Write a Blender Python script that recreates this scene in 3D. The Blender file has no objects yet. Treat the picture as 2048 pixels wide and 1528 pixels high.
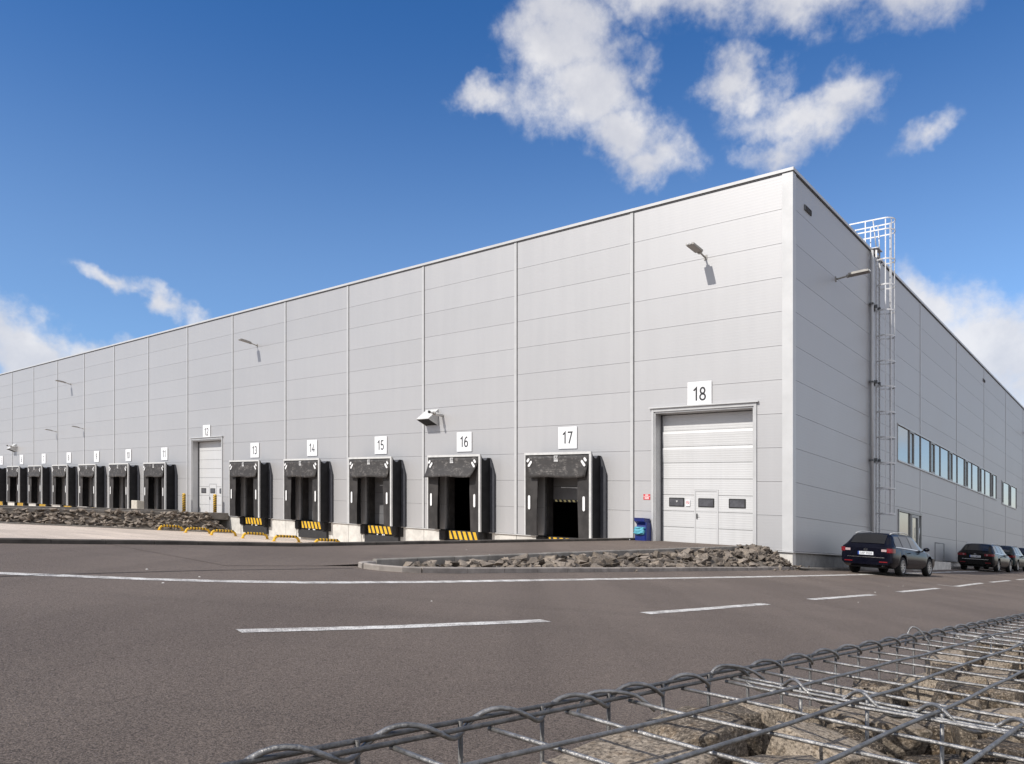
import bpy, bmesh, math, random
from mathutils import Vector, Matrix, noise
random.seed(7)
R = math.radians
S = bpy.context.scene
COL = S.collection

# ------------------------------------------------------------------ camera
# Site: u runs left along the dock front, v out from the dock front, z up.
# The whole site lies on a slope that falls to the east (world X).
TH, GRADE, EYE = 0.71176, 0.0626, 1.12
CX, CY = 9.516, 26.448
D1 = (-math.cos(TH), math.sin(TH))
D2 = (math.sin(TH), math.cos(TH))

def L(u, v, z):
    x = D1[0]*u - D2[0]*v
    y = D1[1]*u - D2[1]*v
    return (x, y, z - GRADE*x)

def W(u, v, z):
    x = CX + D1[0]*u - D2[0]*v
    y = CY + D1[1]*u - D2[1]*v
    return (x, y, EYE + z - GRADE*x)

cd = bpy.data.cameras.new('camera')
cam = bpy.data.objects.new('camera', cd)
COL.objects.link(cam)
cam.location = (0, 0, EYE)
cam.rotation_euler = (R(90), 0, 0)
cd.sensor_width = 36
cd.lens = 36*1558.1/2048
cd.shift_y = (1065.2-764)/2048
cd.clip_start = 0.02
cd.clip_end = 4000
S.camera = cam

# ------------------------------------------------------------------ light
SUN = Vector(L(0.205, 1.0, 0.91)).normalized()
SUN_EL = math.asin(SUN.z)
sl = bpy.data.lights.new('sun', 'SUN')
sl.energy = 4.05
sl.angle = R(0.5)
sl.color = (1.0, 0.955, 0.89)
so = bpy.data.objects.new('sun', sl)
COL.objects.link(so)
so.rotation_euler = SUN.to_track_quat('Z', 'Y').to_euler()
so.location = (-30, -30, 60)

SKY_STRENGTH = 0.10
world = bpy.data.worlds.new('World')
S.world = world
world.use_nodes = True
S.view_settings.view_transform = 'Standard'
S.view_settings.look = 'None'
S.view_settings.exposure = 0.0
S.view_settings.gamma = 1.0
S.view_settings.use_curve_mapping = False
S.cycles.max_bounces = 6
S.cycles.diffuse_bounces = 3
S.cycles.glossy_bounces = 3
S.cycles.caustics_reflective = False
S.cycles.caustics_refractive = False


class NT:
    """small helper that wires shader nodes"""
    def __init__(self, tree):
        self.t = tree
        tree.nodes.clear()

    def n(self, typ, ins=None, **kw):
        nd = self.t.nodes.new(typ)
        for k, v in kw.items():
            setattr(nd, k, v)
        for k, v in (ins or {}).items():
            s = nd.inputs[k]
            if isinstance(v, bpy.types.NodeSocket):
                self.t.links.new(v, s)
            else:
                s.default_value = v
        return nd

    def m(self, op, a, b=None, clamp=False):
        nd = self.t.nodes.new('ShaderNodeMath')
        nd.operation = op
        nd.use_clamp = clamp
        for i, x in enumerate((a, b)):
            if x is None:
                continue
            if isinstance(x, bpy.types.NodeSocket):
                self.t.links.new(x, nd.inputs[i])
            else:
                nd.inputs[i].default_value = x
        return nd.outputs[0]

    def vm(self, op, a, b=None, out=0):
        nd = self.t.nodes.new('ShaderNodeVectorMath')
        nd.operation = op
        for i, x in enumerate((a, b)):
            if x is None:
                continue
            if isinstance(x, bpy.types.NodeSocket):
                self.t.links.new(x, nd.inputs[i])
            else:
                nd.inputs[i].default_value = x
        return nd.outputs[out]

    def mix(self, f, a, b):
        nd = self.t.nodes.new('ShaderNodeMix')
        nd.data_type = 'RGBA'
        for i, x in ((0, f), (6, a), (7, b)):
            if isinstance(x, bpy.types.NodeSocket):
                self.t.links.new(x, nd.inputs[i])
            else:
                nd.inputs[i].default_value = x if i == 0 else (tuple(x) + (1,) if len(x) == 3 else x)
        return nd.outputs[2]

    def noise(self, vec, scale, detail=4, rough=0.55, out=0):
        nd = self.n('ShaderNodeTexNoise', {'Scale': scale, 'Detail': detail, 'Roughness': rough})
        if vec is not None:
            self.t.links.new(vec, nd.inputs['Vector'])
        return nd.outputs[out]

    def ramp(self, f, a, b):
        nd = self.n('ShaderNodeMapRange', {'Value': f, 'From Min': a, 'From Max': b})
        nd.interpolation_type = 'SMOOTHSTEP'
        return nd.outputs[0]


def build_world():
    w = NT(world.node_tree)
    sky = w.n('ShaderNodeTexSky', sky_type='NISHITA', sun_disc=False)
    sky.sun_elevation = SUN_EL
    sky.sun_rotation = math.atan2(SUN.x, SUN.y)
    sky.air_density = 1.0
    sky.dust_density = 0.4
    sky.ozone_density = 2.5
    tc = w.n('ShaderNodeTexCoord').outputs['Generated']
    nrm = w.vm('NORMALIZE', tc)
    # deep polarised blue overhead, paler towards the horizon
    elev = w.n('ShaderNodeSeparateXYZ', {0: nrm}).outputs[2]
    tint = w.mix(w.ramp(elev, 0.28, 0.60), (1.10, 1.34, 1.60), (0.39, 0.89, 1.41))
    tint = w.mix(w.ramp(elev, 0.0, 0.24), (1.22, 1.20, 1.42), tint)
    hs = w.n('ShaderNodeMix', data_type='RGBA', blend_type='MULTIPLY')
    hs.inputs[0].default_value = 1.0
    w.t.links.new(sky.outputs[0], hs.inputs[6])
    w.t.links.new(tint, hs.inputs[7])
    warp = w.noise(nrm, 9.0, 5, 0.6, 1)
    wv = w.vm('SCALE', w.vm('SUBTRACT', warp, (0.5, 0.5, 0.5)))
    wv.node.inputs['Scale'].default_value = 0.11
    d = w.vm('NORMALIZE', w.vm('ADD', nrm, wv))
    # clouds: compass bearing (deg right of north), elevation (deg), half sizes (deg), tilt (deg), weight
    clouds = CLOUDS
    mx = None
    for az, el, ra, rb, tilt, wt in clouds:
        a, e = R(az), R(el)
        c = Vector((math.sin(a)*math.cos(e), math.cos(a)*math.cos(e), math.sin(e)))
        ex = Vector((math.cos(a), -math.sin(a), 0))
        ey = c.cross(ex) * -1
        if ey.z < 0:
            ey = -ey
        t = R(tilt)
        ax = ex*math.cos(t) + ey*math.sin(t)
        ay = -ex*math.sin(t) + ey*math.cos(t)
        ax = ax/math.radians(ra)
        ay = ay/math.radians(rb)
        px = w.vm('DOT_PRODUCT', d, tuple(ax), 1)
        py = w.vm('DOT_PRODUCT', d, tuple(ay), 1)
        pc = w.m('GREATER_THAN', w.vm('DOT_PRODUCT', d, tuple(c), 1), 0.0)
        r2 = w.m('ADD', w.m('MULTIPLY', px, px), w.m('MULTIPLY', py, py))
        mk = w.m('SUBTRACT', 1.0, w.m('SQRT', r2))
        mk = w.m('MULTIPLY', w.m('MULTIPLY', w.m('MAXIMUM', mk, 0.0), wt), pc)
        mx = mk if mx is None else w.m('MAXIMUM', mx, mk)
    # added cloud outside the framed part, thickened to whiten and brighten fill light
    back = w.vm('DOT_PRODUCT', nrm, (0.0, -1.0, 0.0), 1)
    sc = w.noise(nrm, 2.6, 3, 0.5)
    gen = w.m('MULTIPLY', w.ramp(sc, 0.30, 0.52), w.ramp(back, -0.42, 0.0))
    mx = w.m('MAXIMUM', mx, w.m('MULTIPLY', gen, 0.8))
    fb = w.noise(nrm, 13.0, 9, 0.62)
    fine = w.noise(nrm, 46.0, 6, 0.6)
    den = w.m('ADD', w.m('MULTIPLY', mx, 1.6), w.m('MULTIPLY', w.m('SUBTRACT', fb, 0.5), 2.3))
    den = w.m('ADD', den, w.m('MULTIPLY', w.m('SUBTRACT', fine, 0.5), 0.7))
    gate = w.ramp(mx, 0.0, 0.22)
    den = w.m('MULTIPLY', w.ramp(den, 0.08, 1.22), gate)
    den = w.m('MULTIPLY', den, 0.88)
    body = w.ramp(w.noise(nrm, 7.0, 6, 0.6), 0.36, 0.62)
    cc = w.mix(body, (6.9, 6.95, 7.4), (9.1, 8.95, 8.95))
    col = w.mix(den, hs.outputs[2], cc)
    bg = w.n('ShaderNodeBackground', {'Color': col, 'Strength': SKY_STRENGTH})
    out = w.n('ShaderNodeOutputWorld', {'Surface': bg.outputs[0]})


CLOUDS = [
    # tall bank over the corner of the hall
    (3.4, 32.6, 4.6, 4.4, 0, .85), (5.4, 29.4, 5.8, 4.4, 0, .95), (8.4, 26.4, 5.0, 3.6, -30, .95),
    (10.2, 24.8, 4.0, 2.4, 0, .85), (-1.6, 29.6, 3.8, 1.5, 10, .72), (8.8, 31.0, 2.6, 2.0, 20, .6),
    # band along the top
    (9.0, 35.4, 6.4, 3.0, 0, .8), (15.8, 34.4, 5.8, 2.9, 0, .9), (21.5, 33.0, 7.6, 3.2, -6, .88), (27, 31.6, 5.2, 2.6, 0, .8),
    # right group
    (17.2, 29.2, 4.2, 2.5, -20, .9), (20.6, 26.6, 5.8, 2.3, -10, .85), (19.2, 25.0, 4.4, 2.0, 10, .74), (24.0, 27.0, 2.8, 2.4, 30, .72),
    (28.4, 23.9, 2.9, 1.2, 30, .52),
    # low bank behind the side wall; unseen right end added for fill and reflections
    (31.2, 11.2, 6.5, 5.2, -32, 1.1), (28.5, 14.0, 4.4, 2.6, -40, .9), (36, 7, 8, 5, -10, 1.1), (42, 6, 10, 5, 0, 1.0), (52, 9, 9, 5, 0, .9), (56, 14, 15, 10, 0, 1.15), (78, 13, 17, 9, 0, 1.1),
    # thin wisp on the left
    (-27.6, 16.0, 3.2, 0.95, -14, .72), (-24.6, 15.3, 3.1, 1.3, -18, .78), (-21.8, 14.2, 3.0, 1.1, -22, .66),
    # low bank on the left
    (-31.2, 10.8, 6.2, 3.5, -16, 1.12), (-36, 11.8, 7, 4.2, 0, 1.1), (-27.2, 10.6, 5.0, 2.3, -20, 1.0), (-45, 12, 10, 5, 0, 1.0),
]
build_world()

# ------------------------------------------------------------------ materials
def principled(name, col, rough=0.6, metal=0.0, spec=0.5):
    m = bpy.data.materials.new(name)
    m.use_nodes = True
    w = NT(m.node_tree)
    p = w.n('ShaderNodeBsdfPrincipled')
    p.inputs['Base Color'].default_value = tuple(col) + (1,)
    p.inputs['Roughness'].default_value = rough
    p.inputs['Metallic'].default_value = metal
    p.inputs['Specular IOR Level'].default_value = spec
    w.n('ShaderNodeOutputMaterial', {'Surface': p.outputs[0]})
    return m, w, p

def plain(name, col, rough=0.6, metal=0.0, var=0.12, scale=6.0, bump=0.0, bscale=60.0, spec=0.5, per=0.0):
    """base colour with a mottled wear, optional fine relief, optional change per object"""
    m, w, p = principled(name, col, rough, metal, spec)
    co = w.n('ShaderNodeTexCoord').outputs['Object']
    f = w.noise(co, scale, 5, 0.6)
    lo = tuple(c*(1-var) for c in col)
    hi = tuple(min(1, c*(1+var)) for c in col)
    c = w.mix(w.ramp(f, 0.3, 0.7), lo, hi)
    if per:
        oi = w.n('ShaderNodeObjectInfo').outputs['Random']
        hv = w.n('ShaderNodeHueSaturation', {'Color': c, 'Value': w.m('ADD', w.m('MULTIPLY', oi, 2*per), 1-per)})
        c = hv.outputs[0]
    w.t.links.new(c, p.inputs['Base Color'])
    rr = w.m('ADD', w.m('MULTIPLY', f, 0.2), max(0.02, rough-0.1))
    w.t.links.new(rr, p.inputs['Roughness'])
    if bump:
        b = w.n('ShaderNodeBump', {'Strength': bump, 'Distance': 0.01, 'Height': w.noise(co, bscale, 4, 0.6)})
        w.t.links.new(b.outputs[0], p.inputs['Normal'])
    return m

def ribbed(name, col, rough, metal, pitch, depth, per, dirt=0.06):
    """coated sheet with shallow horizontal ribs; UV is metres on the sheet"""
    m, w, p = principled(name, col, rough, metal)
    uv = w.n('ShaderNodeUVMap').outputs[0]
    sx = w.n('ShaderNodeSeparateXYZ', {0: uv})
    ph = w.m('FRACT', w.m('DIVIDE', sx.outputs[1], pitch))
    rib = w.m('SUBTRACT', w.ramp(ph, 0.0, 0.10), w.ramp(ph, 0.34, 0.44))
    b = w.n('ShaderNodeBump', {'Strength': 1.0, 'Distance': depth, 'Height': rib})
    geo = w.n('ShaderNodeNewGeometry').outputs['Position']
    big = w.noise(geo, 0.35, 4, 0.6)
    st = w.n('ShaderNodeMapping', {'Vector': geo, 'Scale': (2.2, 2.2, 0.12)})
    streak = w.noise(st.outputs[0], 1.6, 4, 0.6)
    f = w.m('ADD', w.m('MULTIPLY', big, 0.5), w.m('MULTIPLY', streak, 0.5))
    c = w.mix(w.ramp(f, 0.3, 0.7), tuple(x*(1-dirt) for x in col), tuple(x*(1+dirt*0.6) for x in col))
    oi = w.n('ShaderNodeObjectInfo').outputs['Random']
    hv = w.n('ShaderNodeHueSaturation', {'Color': c, 'Value': w.m('ADD', w.m('MULTIPLY', oi, 2*per), 1-per)})
    w.t.links.new(hv.outputs[0], p.inputs['Base Color'])
    w.t.links.new(b.outputs[0], p.inputs['Normal'])
    w.t.links.new(w.m('ADD', w.m('MULTIPLY', streak, 0.12), rough-0.06), p.inputs['Roughness'])
    return m

def asphalt(name, lo, hi):
    m, w, p = principled(name, lo, 0.86)
    g = w.n('ShaderNodeNewGeometry').outputs['Position']
    agg = w.noise(g, 120.0, 5, 0.72)
    med = w.noise(g, 60.0, 4, 0.7)
    patch = w.noise(g, 0.28, 5, 0.6)
    st = w.n('ShaderNodeMapping', {'Vector': g, 'Rotation': (0, 0, R(-42)), 'Scale': (0.8, 0.05, 1)})
    track = w.noise(st.outputs[0], 1.1, 4, 0.55)
    base = w.m('ADD', w.m('MULTIPLY', patch, 0.5), w.m('MULTIPLY', track, 0.5))
    c = w.mix(w.ramp(base, 0.39, 0.61), lo, hi)
    stain = w.ramp(w.noise(g, 0.9, 6, 0.7), 0.57, 0.72)
    c = w.mix(w.m('MULTIPLY', stain, 0.45), c, tuple(x*0.62 for x in lo))
    st2 = w.n('ShaderNodeMapping', {'Vector': g, 'Rotation': (0, 0, R(-49)), 'Scale': (0.10, 2.2, 1)})
    c = w.mix(w.m('MULTIPLY', w.ramp(w.noise(st2.outputs[0], 0.9, 3, 0.5), 0.54, 0.70), 0.30), c, tuple(x*0.66 for x in lo))
    grain = w.ramp(w.m('ADD', w.m('MULTIPLY', agg, 0.6), w.m('MULTIPLY', med, 0.4)), 0.40, 0.60)
    c = w.mix(grain, w.mix(0.64, c, (0.022, 0.015, 0.012)), w.mix(0.46, c, (0.36, 0.29, 0.24)))
    vor = w.n('ShaderNodeTexVoronoi', {'Vector': g, 'Scale': 55.0})
    chip = w.m('LESS_THAN', vor.outputs['Distance'], 0.12)
    chip = w.m('MULTIPLY', chip, w.m('GREATER_THAN', w.n('ShaderNodeSeparateColor', {0: vor.outputs['Color']}).outputs[0], 0.93))
    c = w.mix(w.m('MULTIPLY', chip, 0.7), c, (0.5, 0.46, 0.42))
    w.t.links.new(c, p.inputs['Base Color'])
    h = w.m('ADD', agg, w.m('MULTIPLY', med, 0.8))
    b = w.n('ShaderNodeBump', {'Strength': 1.0, 'Distance': 0.010, 'Height': h})
    w.t.links.new(b.outputs[0], p.inputs['Normal'])
    return m

def road_paint(name, under):
    m, w, p = principled(name, (0.74, 0.72, 0.68), 0.7)
    g = w.n('ShaderNodeNewGeometry').outputs['Position']
    a = w.noise(g, 75.0, 4, 0.75)
    b = w.noise(g, 5.0, 4, 0.6)
    k = w.ramp(w.m('ADD', w.m('MULTIPLY', a, 0.75), w.m('MULTIPLY', b, 0.25)), 0.40, 0.54)
    c = w.mix(k, under, w.mix(w.ramp(b, 0.3, 0.7), (0.60, 0.57, 0.53), (0.78, 0.76, 0.72)))
    w.t.links.new(c, p.inputs['Base Color'])
    bp = w.n('ShaderNodeBump', {'Strength': 0.6, 'Distance': 0.004, 'Height': a})
    w.t.links.new(bp.outputs[0], p.inputs['Normal'])
    return m

def rock(name, dark, light, warm, speck, bd, k=1.0):
    m, w, p = principled(name, dark, 0.9, 0, 0.25)
    co = w.n('ShaderNodeTexCoord').outputs['Object']
    rnd = w.n('ShaderNodeObjectInfo').outputs['Random']
    off = w.n('ShaderNodeCombineXYZ', {0: w.m('MULTIPLY', rnd, 40.0), 1: w.m('MULTIPLY', rnd, 17.0)}).outputs[0]
    v = w.vm('ADD', co, off)
    big = w.noise(v, speck*0.07, 5, 0.65)
    mid = w.noise(v, speck*0.3, 5, 0.7)
    sp = w.noise(v, speck, 4, 0.75)
    tone = w.m('ADD', w.m('MULTIPLY', big, 0.45), w.m('MULTIPLY', rnd, 0.55))
    c = w.mix(w.ramp(tone, 0.2, 0.8), dark, light)
    c = w.mix(w.m('MULTIPLY', w.ramp(mid, 0.48, 0.70), 0.55), c, warm)
    c = w.mix(w.m('MULTIPLY', w.ramp(sp, 0.51, 0.58), 0.8*k), c, tuple(x*0.25 for x in dark))
    c = w.mix(w.m('MULTIPLY', w.ramp(sp, 0.45, 0.39), 0.6*k), c, tuple(min(1, x*1.9) for x in light))
    w.t.links.new(c, p.inputs['Base Color'])
    h = w.m('ADD', w.m('MULTIPLY', mid, 1.0), w.m('MULTIPLY', sp, 0.5))
    b = w.n('ShaderNodeBump', {'Strength': 1.0, 'Distance': bd, 'Height': h})
    w.t.links.new(b.outputs[0], p.inputs['Normal'])
    return m

def pavers(name):
    m, w, p = principled(name, (0.4, 0.36, 0.3), 0.85)
    uv = w.n('ShaderNodeUVMap').outputs[0]
    br = w.n('ShaderNodeTexBrick', {'Vector': uv, 'Scale': 1.0, 'Mortar Size': 0.006, 'Brick Width': 0.2, 'Row Height': 0.1,
             'Color1': (0.66, 0.56, 0.47, 1), 'Color2': (0.58, 0.49, 0.41, 1), 'Mortar': (0.36, 0.30, 0.25, 1)})
    g = w.noise(uv, 0.22, 5, 0.6)
    st = w.n('ShaderNodeMapping', {'Vector': uv, 'Scale': (0.06, 0.9, 1)})
    g2 = w.noise(st.outputs[0], 1.0, 4, 0.6)
    f = w.ramp(w.m('ADD', w.m('MULTIPLY', g, 0.5), w.m('MULTIPLY', g2, 0.5)), 0.35, 0.65)
    hv = w.n('ShaderNodeHueSaturation', {'Color': br.outputs[0], 'Value': w.m('ADD', w.m('MULTIPLY', f, 0.34), 0.80)})
    w.t.links.new(hv.outputs[0], p.inputs['Base Color'])
    return m

def glass(name, col, rough=0.03, metal=0.75):
    m, w, p = principled(name, col, rough, metal, 0.8)
    g = w.n('ShaderNodeTexCoord').outputs['Object']
    b = w.n('ShaderNodeBump', {'Strength': 0.25, 'Distance': 0.02, 'Height': w.noise(g, 0.7, 2, 0.5)})
    w.t.links.new(b.outputs[0], p.inputs['Normal'])
    return m

def paint(name, col, rough=0.25):
    m, w, p = principled(name, col, rough, 0.0)
    p.inputs['Specular IOR Level'].default_value = 0.12
    p.inputs['Coat Weight'].default_value = 0.2
    p.inputs['Coat Roughness'].default_value = 0.06
    co = w.n('ShaderNodeTexCoord').outputs['Object']
    f = w.ramp(w.noise(co, 3.0, 4, 0.6), 0.35, 0.65)
    c = w.mix(f, tuple(x*0.85 for x in col), tuple(x*1.15+0.002 for x in col))
    w.t.links.new(c, p.inputs['Base Color'])
    return m

M = {}
M['panel'] = ribbed('coated_panel', (0.500, 0.496, 0.500), 0.50, 0.42, 0.105, 0.0004, 0.018, 0.022)
M['trim'] = plain('light_trim', (0.55, 0.55, 0.55), 0.42, 0.15, 0.05, 2.0)
M['coping'] = plain('coping_sheet', (0.60, 0.60, 0.60), 0.4, 0.15, 0.05, 1.0)
M['gap'] = plain('joint_gap_and_shadow', (0.11, 0.11, 0.115), 0.8, 0, 0.2)
M['door'] = ribbed('door_sheet', (0.64, 0.64, 0.64), 0.45, 0.15, 0.085, 0.0015, 0.025, 0.05)
M['frame'] = plain('aluminium_strip', (0.62, 0.62, 0.61), 0.45, 0.05, 0.08, 5.0)
M['winframe'] = plain('window_frame_metal', (0.16, 0.165, 0.17), 0.45, 0.4, 0.1)
M['sash'] = plain('window_sash_metal', (0.33, 0.335, 0.33), 0.45, 0.3, 0.1)
M['curtain'] = plain('curtain_fabric', (0.036, 0.033, 0.032), 0.72, 0, 0.35, 2.2, 0.5, 40, 0.4)
M['scuffed'] = None
M['skirt'] = plain('side_cover_fabric', (0.016, 0.016, 0.018), 0.75, 0, 0.3, 3.0, 0.4, 25, 0.3)
M['flange'] = plain('flange_fabric', (0.05, 0.052, 0.062), 0.6, 0, 0.15)
M['white'] = plain('white_print', (0.80, 0.80, 0.80), 0.55, 0, 0.04)
M['sign'] = plain('sign_plate', (0.84, 0.84, 0.85), 0.5, 0, 0.02, 1.0)
M['ink'] = plain('sign_ink', (0.03, 0.032, 0.036), 0.6, 0, 0.1)
M['yellow'] = plain('hazard_yellow', (0.74, 0.44, 0.025), 0.5, 0, 0.14, 5.0)
M['black'] = plain('hazard_black', (0.02, 0.02, 0.02), 0.6, 0, 0.2)
M['rubber'] = plain('rubber', (0.018, 0.017, 0.017), 0.8, 0, 0.3, 8, 0.4)
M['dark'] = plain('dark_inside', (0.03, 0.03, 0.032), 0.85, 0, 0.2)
M['dockdoor'] = plain('dock_door_sheet', (0.13, 0.13, 0.135), 0.6, 0, 0.12, 2.0)
M['concrete'] = plain('pale_concrete', (0.60, 0.58, 0.54), 0.88, 0, 0.14, 2.2, 0.3, 40)
M['kerb'] = plain('kerb_concrete', (0.27, 0.25, 0.225), 0.9, 0, 0.25, 3.0, 0.6, 60, 0.3, 0.08)
M['kerbnew'] = plain('kerb_pale_concrete', (0.33, 0.295, 0.265), 0.9, 0, 0.2, 4.0, 0.5, 60, 0.3, 0.06)
M['kerbdark'] = plain('kerb_concrete_shade', (0.085, 0.075, 0.066), 0.92, 0, 0.3, 3.0, 0.6, 60, 0.3, 0.08)  # kerb concrete darkened to carry the shade on the yard kerb's face
M['soil'] = plain('stony_soil', (0.13, 0.11, 0.09), 0.95, 0, 0.35, 6, 0.8, 30)
M['asphalt'] = asphalt('asphalt', (0.112, 0.082, 0.064), (0.194, 0.149, 0.119))
M['line'] = road_paint('road_paint', (0.11, 0.092, 0.085))
M['pavers'] = pavers('paver_blocks')
M['steel'] = plain('galvanised_steel', (0.66, 0.66, 0.67), 0.45, 0.3, 0.16, 20)
M['wire'] = plain('galvanised_wire', (0.29, 0.283, 0.275), 0.46, 0.75, 0.35, 70, 0.3, 300)
M['lamp'] = plain('lamp_housing', (0.40, 0.385, 0.36), 0.45, 0.3, 0.1)
M['lens'] = plain('lamp_lens', (0.32, 0.29, 0.27), 0.35, 0, 0.1)
M['glass'] = glass('coated_glass', (0.33, 0.335, 0.315))
M['pane'] = plain('dark_pane', (0.035, 0.035, 0.04), 0.15, 0, 0.2)
M['doorpane'] = plain('grey_pane', (0.09, 0.09, 0.10), 0.2, 0, 0.2)
M['bin'] = plain('blue_plastic', (0.012, 0.028, 0.19), 0.42, 0, 0.12)
M['bag'] = plain('cyan_plastic_film', (0.10, 0.36, 0.45), 0.3, 0, 0.3, 14)
M['red'] = plain('red_print', (0.62, 0.04, 0.05), 0.5, 0, 0.06)
M['cream'] = plain('cream_cabinet', (0.58, 0.54, 0.46), 0.6, 0, 0.08)
M['paleyellow'] = plain('pale_yellow_tape', (0.80, 0.72, 0.34), 0.5, 0, 0.06)
M['crack'] = plain('tar_joint', (0.022, 0.018, 0.016), 0.8, 0, 0.3)
M['chip'] = plain('pale_litter', (0.7, 0.67, 0.63), 0.8, 0, 0.1)
M['rock'] = rock('quarry_rock', (0.072, 0.061, 0.052), (0.30, 0.255, 0.212), (0.30, 0.235, 0.175), 11.0, 0.003, 0.3)
M['granite'] = rock('granite', (0.055, 0.044, 0.035), (0.33, 0.275, 0.215), (0.23, 0.16, 0.095), 22.0, 0.003, 0.75)
M['rock_mass'] = rock('quarry_rock_mass', (0.072, 0.061, 0.052), (0.30, 0.255, 0.212), (0.30, 0.235, 0.175), 44.0, 0.003, 0.3)
M['granite_mass'] = rock('granite_mass', (0.055, 0.044, 0.035), (0.33, 0.275, 0.215), (0.23, 0.16, 0.095), 250.0, 0.003, 0.75)
M['navy'] = paint('navy_car_paint', (0.002, 0.0024, 0.008))
M['blackcar'] = paint('black_car_paint', (0.006, 0.006, 0.0065))
M['greencar'] = paint('dark_green_car_paint', (0.010, 0.022, 0.024))
M['carglass'] = plain('car_glass', (0.010, 0.010, 0.011), 0.04, 0, 0.2, 2, 0, 1, 0.9)
M['tyre'] = plain('tyre_rubber', (0.014, 0.014, 0.014), 0.85, 0, 0.3)
M['alloy'] = plain('alloy_rim', (0.42, 0.42, 0.43), 0.3, 0.7, 0.1)
M['chrome'] = plain('chrome', (0.75, 0.75, 0.76), 0.15, 1.0, 0.05)
M['tail'] = plain('red_lamp_glass', (0.20, 0.012, 0.018), 0.12, 0, 0.25, 30)
M['tailclear'] = plain('clear_lamp_glass', (0.55, 0.42, 0.43), 0.15, 0.2, 0.15, 40)
M['plate'] = plain('number_plate_white', (0.72, 0.74, 0.78), 0.4, 0, 0.03)
M['plateblue'] = plain('number_plate_blue', (0.02, 0.07, 0.35), 0.4, 0, 0.03)

def make_scuffed():
    m, w, p = principled('scuffed_curtain_fabric', (0.04, 0.037, 0.036), 0.7, 0, 0.45)
    uv = w.n('ShaderNodeUVMap').outputs[0]
    rnd = w.n('ShaderNodeObjectInfo').outputs['Random']
    off = w.n('ShaderNodeCombineXYZ', {0: w.m('MULTIPLY', rnd, 30.0)}).outputs[0]
    v = w.vm('ADD', uv, off)
    a = w.noise(v, 3.2, 6, 0.75)
    s = w.n('ShaderNodeMapping', {'Vector': v, 'Rotation': (0, 0, 0.5), 'Scale': (2, 14, 1)})
    b = w.noise(s.outputs[0], 1.6, 4, 0.7)
    k = w.m('MULTIPLY', w.ramp(a, 0.46, 0.68), w.ramp(b, 0.38, 0.66))
    c = w.mix(w.m('MULTIPLY', k, 0.85), (0.042, 0.039, 0.038), (0.27, 0.25, 0.235))
    w.t.links.new(c, p.inputs['Base Color'])
    bp = w.n('ShaderNodeBump', {'Strength': 0.5, 'Distance': 0.02, 'Height': w.noise(v, 5.0, 3, 0.5)})
    w.t.links.new(bp.outputs[0], p.inputs['Normal'])
    return m
M['scuffed'] = make_scuffed()

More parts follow.
